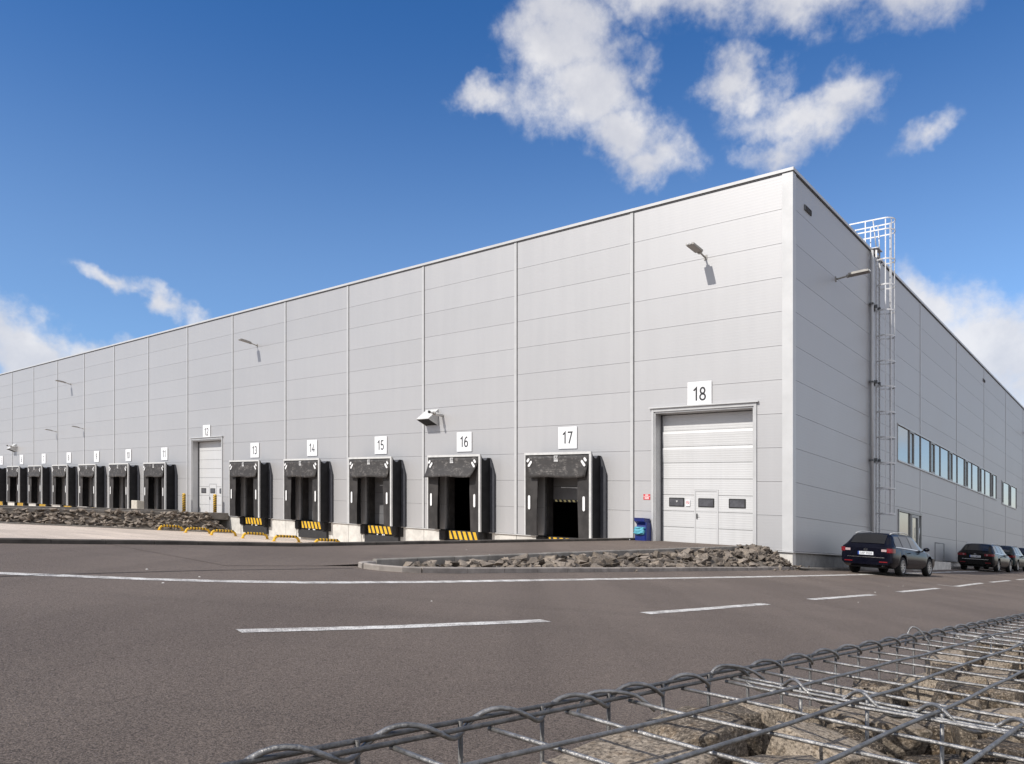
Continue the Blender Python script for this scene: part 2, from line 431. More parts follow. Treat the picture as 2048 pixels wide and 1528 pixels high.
# ------------------------------------------------------------------ mesh helpers
class MB:
    """collects geometry in site axes (a along u, b along v, z up) around a local origin"""
    def __init__(s):
        s.v, s.f, s.mi, s.sm, s.mats = [], [], [], [], []

    def slot(s, m):
        if m not in s.mats:
            s.mats.append(m)
        return s.mats.index(m)

    def add(s, verts, faces, m, smooth=False):
        o = len(s.v)
        k = s.slot(m)
        s.v += [tuple(p) for p in verts]
        for f in faces:
            s.f.append(tuple(i+o for i in f))
            s.mi.append(k)
            s.sm.append(smooth)

    def box(s, a0, a1, b0, b1, z0, z1, m, ch=0.0):
        if ch:
            c = ch
            vs, fs = [], []
            bm = bmesh.new()
            bmesh.ops.create_cube(bm, size=1)
            for q in bm.verts:
                q.co = Vector(((a0+a1)/2+q.co.x*(a1-a0), (b0+b1)/2+q.co.y*(b1-b0), (z0+z1)/2+q.co.z*(z1-z0)))
            bmesh.ops.bevel(bm, geom=bm.edges[:], offset=c, segments=1, affect='EDGES', profile=0.5)
            bm.verts.index_update()
            s.add([q.co[:] for q in bm.verts], [[q.index for q in f.verts] for f in bm.faces], m)
            bm.free()
            return
        s.add([(a0, b0, z0), (a1, b0, z0), (a1, b1, z0), (a0, b1, z0), (a0, b0, z1), (a1, b0, z1), (a1, b1, z1), (a0, b1, z1)],
              [(0, 3, 2, 1), (4, 5, 6, 7), (0, 1, 5, 4), (1, 2, 6, 5), (2, 3, 7, 6), (3, 0, 4, 7)], m)

    def prism(s, poly, fn, t0, t1, m):
        """polygon (p, q) swept from t0 to t1; fn maps (p, q, t) to a point"""
        n = len(poly)
        vs = [fn(p, q, t0) for p, q in poly] + [fn(p, q, t1) for p, q in poly]
        fs = [tuple(range(n))[::-1], tuple(range(n, 2*n))]
        fs += [(i, (i+1) % n, n+(i+1) % n, n+i) for i in range(n)]
        s.add(vs, fs, m)

    def tube(s, pts, r, m, seg=8, caps=True, smooth=True):
        pts = [Vector(p) for p in pts]
        n = len(pts)
        vs, fs = [], []
        t = (pts[1]-pts[0]).normalized()
        up = Vector((0, 0, 1)) if abs(t.z) < 0.9 else Vector((1, 0, 0))
        a = t.cross(up).normalized()
        for i, p in enumerate(pts):
            t = (pts[min(i+1, n-1)]-pts[max(i-1, 0)]).normalized()
            a = (a - t*a.dot(t)).normalized()
            b = t.cross(a)
            rr = r[i] if isinstance(r, (list, tuple)) else r
            for k in range(seg):
                q = 2*math.pi*k/seg
                vs.append(p + a*math.cos(q)*rr + b*math.sin(q)*rr)
        for i in range(n-1):
            for k in range(seg):
                k2 = (k+1) % seg
                fs.append((i*seg+k, i*seg+k2, (i+1)*seg+k2, (i+1)*seg+k))
        if caps:
            fs.append(tuple(range(seg))[::-1])
            fs.append(tuple((n-1)*seg+k for k in range(seg)))
        s.add(vs, fs, m, smooth)

    def grid(s, us, vs_, fn, m, smooth=True):
        vs = [fn(a, b) for b in vs_ for a in us]
        n = len(us)
        fs = [(j*n+i, j*n+i+1, (j+1)*n+i+1, (j+1)*n+i) for j in range(len(vs_)-1) for i in range(n-1)]
        s.add(vs, fs, m, smooth)

    def mesh(s, name):
        me = bpy.data.meshes.new(name)
        me.from_pydata([L(*p) for p in s.v], [], s.f)
        for m in s.mats:
            me.materials.append(m)
        me.polygons.foreach_set('material_index', s.mi)
        me.polygons.foreach_set('use_smooth', s.sm)
        uv = me.uv_layers.new(name='UVMap')
        co = [0.0]*(2*len(me.loops))
        vi = [0]*len(me.loops)
        me.loops.foreach_get('vertex_index', vi)
        for i, k in enumerate(vi):
            p = s.v[k]
            co[2*i] = p[0]+p[1]*UVB[0]
            co[2*i+1] = p[2]+p[1]*UVB[1]
        uv.data.foreach_set('uv', co)
        me.validate()
        me.update()
        return me

UVB = [1.0, 0.0]

def fix_normals(me):
    bm = bmesh.new()
    bm.from_mesh(me)
    bmesh.ops.recalc_face_normals(bm, faces=bm.faces[:])
    bm.to_mesh(me)
    bm.free()

def link(name, me, parent=None, at=(0, 0, 0)):
    o = bpy.data.objects.new(name, me)
    COL.objects.link(o)
    if parent is not None:
        o.parent = parent
        o.location = L(*at)
    else:
        o.location = W(*at)
    return o

def put(name, mb, parent=None, at=(0, 0, 0), fix=True):
    me = mb.mesh(name)
    if fix:
        fix_normals(me)
    return link(name, me, parent, at)

def tag(o, label, cat, group=None):
    o['label'] = label
    o['category'] = cat
    if group:
        o['group'] = group
    return o

def root(name, at, label, cat, group=None):
    o = bpy.data.objects.new(name, None)
    o.empty_display_size = 0.3
    COL.objects.link(o)
    o.location = W(*at)
    return tag(o, label, cat, group)

def copy_tree(o, parent=None):
    c = o.copy()
    COL.objects.link(c)
    if parent is not None:
        c.parent = parent
    for ch in list(o.children):
        copy_tree(ch, c)
    return c

_txt = {}
def text_geo(s):
    """flat outline of a word: vertices and faces, one unit high, centred on x"""
    if s in _txt:
        return _txt[s]
    cu = bpy.data.curves.new('lettering', 'FONT')
    cu.body = s
    cu.resolution_u = 3
    ob = bpy.data.objects.new('lettering', cu)
    COL.objects.link(ob)
    bpy.context.view_layer.update()
    me = bpy.data.meshes.new_from_object(ob.evaluated_get(bpy.context.evaluated_depsgraph_get()))
    vs = [q.co.copy() for q in me.vertices]
    fs = [tuple(p.vertices) for p in me.polygons]
    x0 = min(q.x for q in vs); x1 = max(q.x for q in vs)
    y0 = min(q.y for q in vs); y1 = max(q.y for q in vs)
    h = y1-y0
    vs = [((q.x-(x0+x1)/2)/h, (q.y-y0)/h) for q in vs]
    bpy.data.objects.remove(ob)
    bpy.data.curves.remove(cu)
    bpy.data.meshes.remove(me)
    _txt[s] = (vs, fs, (x1-x0)/h)
    return _txt[s]

def text(mb, s, fn, height, width, m):
    """fn maps (right, up) in metres to a point"""
    vs, fs, wr = text_geo(s)
    kx = width/wr if width else height
    mb.add([fn(x*kx, y*height) for x, y in vs], fs, m)

def _arc(cx, cy, rx, ry, a0, a1, n=14):
    return [(cx+rx*math.cos(R(a0+(a1-a0)*k/n)), cy+ry*math.sin(R(a0+(a1-a0)*k/n))) for k in range(n+1)]
DIGITS = {
    '0': [_arc(.26, .5, .21, .46, 90, 450, 24)],
    '1': [[(.07, .76), (.30, .955), (.30, 0.0)]],
    '2': [_arc(.26, .72, .20, .24, 165, -25) + [(.05, .045), (.50, .045)]],
    '3': [_arc(.24, .73, .20, .23, 150, -90), _arc(.24, .27, .225, .23, 90, -150)],
    '4': [[(.37, 0.0), (.37, .955), (.045, .27), (.53, .27)]],
    '5': [[(.46, .955), (.11, .955), (.085, .53)] + _arc(.25, .31, .21, .265, 128, -150)],
    '6': [[(.43, .93)] + _arc(.40, .42, .335, .52, 100, 190, 10), _arc(.265, .30, .205, .255, 0, 360, 24)],
    '7': [[(.03, .955), (.47, .955), (.17, 0.0)]],
    '8': [_arc(.26, .735, .175, .215, 0, 360, 22), _arc(.26, .265, .215, .22, 0, 360, 22)],
    '9': [[(.09, .07)] + _arc(.12, .58, .335, .52, -80, 10, 10), _arc(.255, .70, .205, .255, 0, 360, 24)],
}
def digit(mb, ch, fn, height, m, w=0.135):
    for pl in DIGITS[ch]:
        n = len(pl)
        vs = []
        closed = math.hypot(pl[0][0]-pl[-1][0], pl[0][1]-pl[-1][1]) < 1e-6
        for i, (x, y) in enumerate(pl):
            if closed:
                p, q = pl[(i-1) % (n-1)], pl[(i+1) % (n-1)]
                d1, d2 = (x-p[0], y-p[1]), (q[0]-x, q[1]-y)
            else:
                p, q = pl[max(i-1, 0)], pl[min(i+1, n-1)]
                d1 = (x-p[0], y-p[1]) if i else (q[0]-x, q[1]-y)
                d2 = (q[0]-x, q[1]-y) if i < n-1 else d1
            l1, l2 = math.hypot(*d1), math.hypot(*d2)
            n1, n2 = (-d1[1]/l1, d1[0]/l1), (-d2[1]/l2, d2[0]/l2)
            mx, my = n1[0]+n2[0], n1[1]+n2[1]
            ml = max(0.35, (mx*mx+my*my)/2)
            k = w/2/ml
            vs += [fn((x+mx*k-.26)*height, (y+my*k)*height), fn((x-mx*k-.26)*height, (y-my*k)*height)]
        mb.add(vs, [(2*i, 2*i+1, 2*i+3, 2*i+2) for i in range(n-1)], m)

FRONT = lambda u, z, v: (lambda x, y: (u-x, v, z+y))       # lettering that reads from the yard
SIDE = lambda v, z, u: (lambda x, y: (u, v-x, z+y))        # lettering that reads from the road

# ------------------------------------------------------------------ ground
def road_z(u, v):
    n, w = -v, -u
    q = min(max(n, -30.0), 30.0)
    z = -0.657 + 0.00857*q + 3e-5*q*q - 0.02064*min(max(w, -8), 16)
    return z + (n-q)*(0.00857 + 6e-5*q)*0.8

def apron_z(v):
    return 0.02 - 0.0435*v

YARD = -1.15

def struct(o):
    o['kind'] = 'structure'
    return o

def axis(a, b, fine0, fine1, df, dc):
    out, x = [], a
    while x < b-1e-6:
        out.append(x)
        x += df if fine0 <= x < fine1 else dc
    out.append(b)
    return out

UVB[:] = [0.0, 1.0]
mb = MB()
mb.grid(axis(-700, 700, 0, 0, 50, 50), axis(-700, 700, 0, 0, 50, 50), lambda a, b: (a, b, -1.9), plain('far_ground', (0.13, 0.12, 0.11), 0.95, 0, 0.3, 0.1))
struct(put('ground', mb))

mb = MB()
mb.grid(axis(-70, 6.0, -12, 6.0, 0.5, 3.0), axis(-140, 60, -40, 30, 0.5, 4.0), lambda a, b: (a, b, road_z(a, b)), M['asphalt'])
mb.grid(axis(6.0, 110, 0, 0, 4, 4), axis(23.0, 60, 0, 0, 3, 3), lambda a, b: (a, b, road_z(a, b)), M['asphalt'])
road = struct(put('road', mb))

mb = MB()
def apron_pt(a, b):
    return (a, b, max(apron_z(b), road_z(a, b)+0.004))
mb.grid(axis(1.16, 6.0, 0, 0, 0.4, 0.4), axis(-0.5, 20.0, 0, 0, 0.25, 0.25), apron_pt, M['asphalt'])
struct(put('apron', mb))

mb = MB()
mb.grid(axis(6.2, 130, 0, 0, 2, 2), axis(-2.0, 23.0, 0, 0, 1, 1), lambda a, b: (a, b, YARD), M['pavers'])
struct(put('yard_paving', mb))

def strip(name, pts, width, m, lift=0.004, parent=None, zf=None):
    zf = zf or road_z
    mb = MB()
    vs, fs = [], []
    for i, (u, v) in enumerate(pts):
        u0, v0 = pts[max(i-1, 0)]
        u1, v1 = pts[min(i+1, len(pts)-1)]
        d = math.hypot(u1-u0, v1-v0)
        nx, ny = -(v1-v0)/d*width/2, (u1-u0)/d*width/2
        for sx in (-1, -0.33, 0.33, 1):
            a, b = u+nx*sx, v+ny*sx
            vs.append((a, b, zf(a, b)+lift))
    for i in range(len(pts)-1):
        for k in range(3):
            fs.append((i*4+k, i*4+k+1, i*4+5+k, i*4+4+k))
    mb.add(vs, fs, m)
    o = bpy.data.objects.new(name, mb.mesh(name))
    COL.objects.link(o)
    o.parent = parent
    o.location = Vector(W(0, 0, 0)) - Vector(parent.location)
    return o

def dense(pts, step=0.35):
    out = []
    for (a, b), (c, d) in zip(pts, pts[1:]):
        n = max(1, int(math.hypot(c-a, d-b)/step))
        out += [(a+(c-a)*i/n, b+(d-b)*i/n) for i in range(n)]
    return out+[pts[-1]]

edge = [(3.4, 27.6), (2.0, 25.9), (0.95, 24.5), (0.21, 23.31), (-0.16, 22.65), (-0.58, 21.96), (-0.9, 21.16), (-1.19, 20.1), (-1.38, 18.2),
        (-1.45, 15.18), (-1.62, 9.86), (-1.74, 5), (-1.80, -0.2), (-1.82, -6.9), (-1.8, -18.6), (-1.8, -60)]
strip('edge_line', dense(edge), 0.26, M['line'], parent=road)
dashes = [[(-2.9, 26.9), (-3.7, 24.8)], [(-4.34, 22.95), (-4.65, 21.61), (-4.93, 19.73)], [(-4.99, 17.82), (-5.03, 16.45), (-5.06, 14.28)],
          [(-5.03, 12.26), (-5.1, 8.81)], [(-5.06, 6.68), (-5.05, 2.86)], [(-5.02, 0.5), (-4.85, -4.3)], [(-4.85, -5.9), (-4.83, -10.1)],
          [(-4.82, -12), (-4.82, -16)], [(-4.82, -18), (-4.82, -22)], [(-4.82, -24), (-4.82, -28)]]
for d in dashes:
    strip('lane_dash', dense(d), 0.17, M['line'], parent=road)
strip('lane_dash', dense([(-4.55, 0.55), (-5.0, 0.62)]), 0.12, M['line'], parent=road)
def ap_z(a, b):
    return max(road_z(a, b)+0.004, apron_z(b)) if 1.16 < a < 6 else road_z(a, b)
strip('tar_joint', dense([(-0.4, 24.5), (0.15, 22.25), (0.47, 20.63), (0.72, 17.9)]), 0.035, M['crack'], 0.005, parent=road)
rr = random.Random(3)
for k in range(26):
    u, v = rr.uniform(-8, 4), rr.uniform(3, 24)
    if 0 < u < 1.3 and v < 18:
        continue
    mb = MB()
    s = rr.uniform(0.006, 0.016)
    mb.add([(s*rr.uniform(.7, 1.3), 0, 0), (0, s*2, 0), (-s, 0, 0), (0, -s*1.6, 0), (0, 0, s)], [(0, 1, 4), (1, 2, 4), (2, 3, 4), (3, 0, 4)], M['chip'])
    o = put('stone_chip', mb)
    o.parent = road
    o.location = Vector(W(u, v, ap_z(u, v)+0.002)) - Vector(road.location)

# ------------------------------------------------------------------ kerbs
def kerb_run(name, pts, zf, width, h, foot, m, step=1.0, label=None):
    """row of kerb stones along pts (u, v); zf gives the height of the top"""
    r = bpy.data.objects.new(name, None)
    COL.objects.link(r)
    r.location = W(pts[0][0], pts[0][1], zf(*pts[0]))
    struct(r)
    d = dense(pts, 0.05)
    acc, i0 = 0.0, 0
    segs = []
    for i in range(1, len(d)):
        acc += math.hypot(d[i][0]-d[i-1][0], d[i][1]-d[i-1][1])
        if acc >= step or i == len(d)-1:
            segs.append(d[i0:i+1])
            i0, acc = i, 0.0
    for sg in segs:
        n = len(sg)
        use = [sg[0], sg[n//3], sg[2*n//3], sg[-1]]
        e0 = 0.006
        mb = MB()
        vs = []
        dz = rr.uniform(-0.004, 0.004)
        for i, (u, v) in enumerate(use):
            u0, v0 = use[max(i-1, 0)]
            u1, v1 = use[min(i+1, 3)]
            dd = max(1e-6, math.hypot(u1-u0, v1-v0))
            tx, ty = (u1-u0)/dd, (v1-v0)/dd
            sh = e0 if i == 0 else (-e0 if i == 3 else 0)
            u, v = u+tx*sh, v+ty*sh
            nx, ny = -ty*width/2, tx*width/2
            zt = zf(u, v)+dz
            zb = zt-h-foot
            c = 0.018
            vs += [(u-nx, v-ny, zb), (u-nx, v-ny, zt-c), (u-nx*.75, v-ny*.75, zt), (u+nx*.75, v+ny*.75, zt), (u+nx, v+ny, zt-c), (u+nx, v+ny, zb)]
        fs = []
        for i in range(3):
            for k in range(6):
                k2 = (k+1) % 6
                fs.append((i*6+k, i*6+k2, i*6+6+k2, i*6+6+k))
        fs += [tuple(range(6)), tuple(range(18, 24))]
        mb.add(vs, fs, m)
        o = put('kerb_stone', mb)
        o.parent = r
        o.location = Vector(W(0, 0, 0)) - Vector(r.location)
    return r

# yard edge: the low wall between the ramped apron and the sunken yard
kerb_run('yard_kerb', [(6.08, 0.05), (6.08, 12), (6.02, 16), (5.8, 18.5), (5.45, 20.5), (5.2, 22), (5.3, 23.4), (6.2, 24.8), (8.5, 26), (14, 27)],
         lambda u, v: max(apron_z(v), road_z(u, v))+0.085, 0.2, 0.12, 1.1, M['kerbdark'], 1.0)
# island between road and apron
isl_z = lambda u, v: road_z(u, v)+0.10
kerb_run('island_kerb', [(0.02, 0.0), (-0.1, 4), (-0.14, 9.6), (-0.14, 16.4), (-0.06, 17.0), (0.12, 17.4), (0.42, 17.62), (0.74, 17.66), (1.0, 17.5), (1.12, 17.15)],
         isl_z, 0.15, 0.1, 0.3, M['kerbnew'], 1.0)
kerb_run('apron_kerb', [(1.14, 17.1), (1.14, 0.12)], lambda u, v: max(apron_z(v), road_z(u, v))+0.085, 0.12, 0.12, 0.35, M['kerb'], 1.0)
kerb_run('wall_kerb', [(-0.02, 0.0), (-0.3, -0.6), (-0.42, -4), (-0.45, -70)], lambda u, v: road_z(u, v)+0.09, 0.14, 0.1, 0.3, M['kerb'], 2.0)
mb = MB()
mb.grid(axis(-0.40, 0.0, 0, 0, 0.1, 0.1), axis(-70, 0.0, -30, 0, 0.5, 2), lambda a, b: (a, b, road_z(a, b)+0.07+0.01*noise.noise((a*9, b*9, 0))), M['soil'])
struct(put('gravel_strip', mb))

# ------------------------------------------------------------------ warehouse
H, BASE = 12.99, -0.04
UVB[:] = [1.0, 0.0]
hall = root('warehouse', (0, 0, 0), 'long pale grey panelled warehouse with numbered loading doors', 'warehouse')
rows = [BASE] + [BASE+1.2+1.167*k for k in range(10)] + [12.84]
JOINTS = [6.32+6.0*k for k in range(17)]
DOCKS = [9.47, 15.5, 21.55, 27.6, 33.65, 45.7, 51.68, 57.68, 63.6, 69.6, 75.5, 81.5, 87.5, 93.5]
NUMBERS = [17, 16, 15, 14, 13, 11, 10, 9, 8, 7, 6, 5, 4, 3]
DOORS = [(1.35, 5.35), (37.66, 41.68)]
holes = [(c-1.3, c+1.3, -0.5, 2.95) for c in DOCKS] + [(a, b, -0.5, 4.97) for a, b in DOORS]
SIDEWIN = (12.82, 38.05, 4.44, 6.22)
SIDEWIN2 = (40.04, 46.75, 4.31, 6.07)
SIDEDOOR = (12.9, 17.1, -0.5, 2.22)
sholes = [SIDEWIN, SIDEWIN2, SIDEDOOR]

def cut(r, hs):
    out = [r]
    for h in hs:
        nxt = []
        for (a0, a1, z0, z1) in out:
            if h[1] <= a0 or h[0] >= a1 or h[3] <= z0 or h[2] >= z1:
                nxt.append((a0, a1, z0, z1))
                continue
            m0, m1 = max(a0, h[0]), min(a1, h[1])
            if h[0] > a0: nxt.append((a0, h[0], z0, z1))
            if h[1] < a1: nxt.append((h[1], a1, z0, z1))
            if h[3] < z1: nxt.append((m0, m1, h[3], z1))
            if h[2] > z0: nxt.append((m0, m1, z0, h[2]))
        out = nxt
    return out

GAPH = 0.005
_shared = {}
def panels(edges, hs, side):
    for a0, a1 in zip(edges, edges[1:]):
        for z0, z1 in zip(rows, rows[1:]):
            full = (a0+0.012, a1-0.012, z0+GAPH, z1-GAPH)
            pcs = cut(full, hs)
            if not pcs:
                continue
            whole = len(pcs) == 1 and pcs[0] == full
            key = (side, round(a1-a0, 3), round(z1-z0, 3))
            if whole and key in _shared:
                me = _shared[key]
            else:
                me = None
                for p0, p1, q0, q1 in pcs:
                    if p1-p0 < 0.03 or q1-q0 < 0.02:
                        continue
                    mb = MB()
                    if side:
                        mb.box(0.0, 0.1, -(p1-a0), -(p0-a0), q0-z0, q1-z0, M['panel'])
                    else:
                        mb.box(p0-a0, p1-a0, -0.1, 0.0, q0-z0, q1-z0, M['panel'])
                    me = mb.mesh('panel')
                    if not whole:
                        link('panel', me, hall, (0, -a0, z0) if side else (a0, 0, z0))
                if not whole:
                    continue
                _shared[key] = me
            link('panel', me, hall, (0, -a0, z0) if side else (a0, 0, z0))

panels([0.0] + JOINTS[:16], holes, False)
SJ = [8.67+8.266*k for k in range(9)]
panels([0.0] + SJ, sholes, True)

# dark layer behind the joints, with the same openings
def backing(span, hs, side, b0, b1):
    mb = MB()
    for p0, p1, q0, q1 in cut(span, hs):
        if side:
            mb.box(b0, b1, -p1, -p0, q0, q1, M['gap'])
        else:
            mb.box(p0, p1, b0, b1, q0, q1, M['gap'])
    return mb
UEND, NEND = JOINTS[15], SJ[-1]
put('wall_core', backing((0.12, UEND, BASE, 12.8), holes, False, -0.2, -0.085), hall)
put('wall_core', backing((0.22, NEND, BASE, 12.8), sholes, True, 0.085, 0.2), hall)
mb = MB()
mb.box(0.2, UEND, -NEND, -0.2, 12.6, 12.78, M['gap'])
put('roof', mb, hall)
mb = MB()
mb.box(0.25, UEND, -NEND, -0.25, -0.3, -0.06, plain('hall_floor', (0.16, 0.16, 0.16), 0.6))
put('hall_floor', mb, hall)
mb = MB()
mb.box(UEND-0.2, UEND, -NEND, -0.25, -0.05, 12.59, M['panel'])
mb.box(0.25, UEND-0.21, -NEND, -NEND+0.2, -0.05, 12.59, M['panel'])
mb.box(0.25, UEND-0.21, -14.2, -14.0, -0.05, 12.59, M['dark'])
put('rear_wall', mb, hall)

# cover strips over the vertical joints
me_f = None
for j in JOINTS[:15]:
    inside = [h for h in holes if h[0] < j+0.1 and h[1] > j-0.1]
    if me_f is None:
        mb = MB()
        mb.box(-0.035, 0.10, 0.002, 0.02, BASE, 12.84, M['trim'])
        mb.box(-0.085, -0.037, -0.03, 0.010, BASE, 12.84, M['gap'])
        me_f = mb.mesh('joint_cover')
    link('joint_cover', me_f, hall, (j, 0, 0))
mb = MB()
mb.box(-0.02, -0.002, -0.10, 0.035, BASE, 12.84, M['trim'])
mb.box(-0.008, 0.03, -0.135, -0.105, BASE, 12.84, M['gap'])
me_s = mb.mesh('joint_cover')
for j in SJ[:-1]:
    hs = [h for h in sholes if h[0] < j < h[1]]
    if hs:
        mb = MB()
        z = BASE
        for h in sorted(hs, key=lambda q: q[2]):
            if h[2]-0.05 > z:
                mb.box(-0.02, -0.002, -0.10, 0.035, z, h[2]-0.05, M['trim'])
                mb.box(-0.008, 0.03, -0.135, -0.105, z, h[2]-0.05, M['gap'])
            z = h[3]+0.05
        mb.box(-0.02, -0.002, -0.10, 0.035, z, 12.84, M['trim'])
        mb.box(-0.008, 0.03, -0.135, -0.105, z, 12.84, M['gap'])
        put('joint_cover', mb, hall, (0, -j, 0))
    else:
        link('joint_cover', me_s, hall, (0, -j, 0))
mb = MB()
mb.box(-0.03, 0.34, 0.002, 0.028, BASE, 12.84, M['coping'])
mb.box(-0.03, -0.002, -0.26, 0.0, BASE, 12.84, M['trim'])
put('corner_trim', mb, hall)
mb = MB()
mb.box(-0.06, UEND, -0.25, 0.06, 12.885, 12.99, M['coping'])
mb.box(-0.03, UEND, 0.004, 0.03, 12.842, 12.883, M['gap'])  # dark strip painted in as the shadow line under the coping
mb.box(-0.06, 0.25, -NEND, -0.255, 12.885, 12.99, M['coping'])
mb.box(-0.03, -0.004, -NEND, -0.26, 12.842, 12.883, M['gap'])  # same painted shadow strip along the side wall
put('coping', mb, hall)
mb = MB()
for a0, a1, _, _ in cut((-0.05, UEND, 0, 1), [(h[0]-0.3, h[1]+0.3, -1, 2) for h in holes]):
    mb = MB()
    mb.box(a0, a1, 0.002, 0.06, -0.085, -0.045, M['coping'])
    put('base_flashing', mb, hall)
mb = MB()
mb.box(-0.06, -0.002, -NEND, -0.0, -0.085, -0.045, M['trim'])
put('base_flashing', mb, hall)

# concrete plinth blocks
def plinth_block(a0, a1, batter=True):
    mb = MB()
    k = 0.13 if batter else 0
    f = lambda p, q, t: (p, t, q)
    mb.prism([(a0-k, YARD-0.4), (a1+0.0, YARD-0.4), (a1, -0.09), (a0, -0.09)], f, -0.3, -0.015, M['concrete'])
    return mb
ends = []
pits = sorted([(c-1.72, c+1.72) for c in DOCKS])
prev = 6.0
for a, b in pits:
    if a-prev > 0.05:
        if 36 < prev < 44 or 36 < a < 44:
            put('plinth_block', plinth_block(prev, a, False), hall)
        else:
            m_ = (prev+a)/2
            j = min(JOINTS, key=lambda q: abs(q-m_))
            j = j if prev+0.2 < j < a-0.2 else m_
            put('plinth_block', plinth_block(prev, j-0.012), hall)
            put('plinth_block', plinth_block(j+0.012, a, False), hall)
    prev = b
mb = MB()
mb.box(-0.005, 6.0, -0.3, -0.015, -1.2, -0.09, M['concrete'])
put('plinth_block', mb, hall)
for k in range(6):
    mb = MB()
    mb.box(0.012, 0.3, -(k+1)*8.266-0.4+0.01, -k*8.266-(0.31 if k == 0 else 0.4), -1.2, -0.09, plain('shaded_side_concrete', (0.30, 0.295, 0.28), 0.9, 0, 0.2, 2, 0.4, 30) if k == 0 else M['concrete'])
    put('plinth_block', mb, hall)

# big sectional doors
def overhead_door(a0, a1, zt, no_smoking):
    vd = -0.47
    mb = MB()
    t = M['trim']
    mb.box(a0-0.10, a0-0.002, 0.003, 0.05, BASE, zt+0.12, t)      # jamb faces
    mb.box(a1+0.002, a1+0.10, 0.003, 0.05, BASE, zt+0.12, t)
    mb.box(a0-0.18, a1+0.18, 0.003, 0.11, zt+0.122, zt+0.17, M['coping'])
    mb.box(a0-0.0, a1+0.0, 0.003, 0.045, zt+0.004, zt+0.118, t)
    mb.box(a0, a0+0.05, vd-0.02, -0.002, BASE, zt, t)             # reveals
    mb.box(a1-0.05, a1, vd-0.02, -0.002, BASE, zt, t)
    mb.box(a0+0.052, a1-0.052, vd-0.02, -0.002, zt-0.05, zt, t)
    mb.box(a1-0.09, a1-0.052, vd-0.06, vd+0.06, 0.0, zt-0.06, M['gap'])
    mb.box(a0+0.06, a1-0.06, vd-0.1, vd-0.06, -0.05, zt-0.06, M['gap'])
    fr = put('overhead_door', mb, hall)
    n = 8
    hh = (zt-0.07)/n
    for k in range(n):
        mb = MB()
        z0, z1 = k*hh+0.012, (k+1)*hh-0.004
        o = 0.0
        if k in (5, 6) and no_smoking:
            o = 0.018                                             # bowed sections stand a little proud
        hs = [(a0+1.57, a0+2.55, -0.1, 2.05)]
        for p0, p1, q0, q1 in cut((a0+0.1, a1-0.1, z0, z1), hs):
            mb = MB()
            if o:
                f = lambda p, q, t_: (t_, q, p)
                mb.prism([(q0, vd+0.0), (q0, vd+0.006), (q0+hh*.8, vd+o+0.012), (q1, vd+0.012), (q1, vd)], f, p0, p1, M['door'])
            else:
                mb.box(p0, p1, vd-0.04, vd, q0, q1, M['door'])
            put('door_section', mb, fr)
    mb = MB()
    w0, w1 = a0+1.575, a0+2.545
    for q0, q1 in zip((0.02, 0.62, 1.23), (0.612, 1.222, 1.98)):
        mb.box(w0+0.06, w1-0.06, vd-0.035, vd+0.004, q0, q1, M['door'])
    for p0, p1, q0, q1 in ((w0, w0+0.055, 0.01, 2.04), (w1-0.055, w1, 0.01, 2.04), (w0+0.056, w1-0.056, 1.985, 2.04)):
        mb.box(p0, p1, vd-0.03, vd+0.016, q0, q1, M['coping'])
    put('wicket_door', mb, fr)
    mb = MB()
    mb.box(w1-0.13, w1-0.09, vd+0.005, vd+0.03, 0.95, 1.15, M['black'])
    mb.tube([(w1-0.11, vd+0.03, 1.06), (w1-0.11, vd+0.06, 1.06), (w1-0.2, vd+0.06, 1.06)], 0.01, M['black'], 6)
    put('handle', mb, fr)
    for c in (a0+0.84, a0+2.06, a0+3.29):
        mb = MB()
        mb.box(c-0.33, c+0.33, vd-0.02, vd+0.022, 1.385, 1.735, M['black'], 0.02)
        mb.box(c-0.28, c+0.28, vd-0.01, vd+0.0235, 1.43, 1.69, M['doorpane'])
        if no_smoking and c == a0+3.29:
            mb.add([(c+0.03, vd+0.0245, 1.62), (c-0.06, vd+0.0245, 1.62), (c-0.015, vd+0.0245, 1.55)], [(0, 1, 2)], M['frame'])
        put('pane', mb, fr)
    return fr

ovh = overhead_door(1.35, 5.35, 4.97, True)
overhead_door(37.66, 41.68, 4.97, False)

# side windows
def window_units(n0, n1, z0, z1, pattern, name='window'):
    x = n0
    for kinds in pattern:
        wd = sum(w for w, _ in kinds)
        fr = None
        mb = MB()
        f = M['sash']
        t = M['trim']
        mb.box(-0.035, 0.12, -(x+wd), -x, z1-0.07, z1, t)
        mb.box(-0.05, 0.12, -(x+wd), -x, z0, z0+0.07, t)
        y = x
        for w_, op in kinds:
            mb.box(-0.02, 0.12, -(y+0.03), -(y-0.03 if y > n0 else y), z0+0.07, z1-0.07, f)
            if op:
                for p0, p1, q0, q1 in ((y+0.035, y+0.10, z0+0.075, z1-0.075), (y+w_-0.10, y+w_-0.035, z0+0.075, z1-0.075)):
                    mb.box(-0.035, 0.08, -p1, -p0, q0, q1, f)
                mb.box(-0.035, 0.08, -(y+w_-0.10), -(y+0.10), z0+0.075, z0+0.16, f)
                mb.box(-0.035, 0.08, -(y+w_-0.10), -(y+0.10), z1-0.16, z1-0.075, f)
            y += w_
        if abs(y-n1) < 0.02:
            mb.box(-0.02, 0.12, -y, -(y-0.05), z0+0.07, z1-0.07, f)
        fr = put(name, mb, hall, (0, 0, 0))
        y = x
        for w_, op in kinds:
            mb = MB()
            e = 0.1 if op else 0.03
            mb.box(0.02, 0.04, -(y+w_-e), -(y+e), z0+0.07+(0.09 if op else 0), z1-0.07-(0.09 if op else 0), M['glass'])
            pn = put('pane', mb, fr)
            y += w_
        x += wd

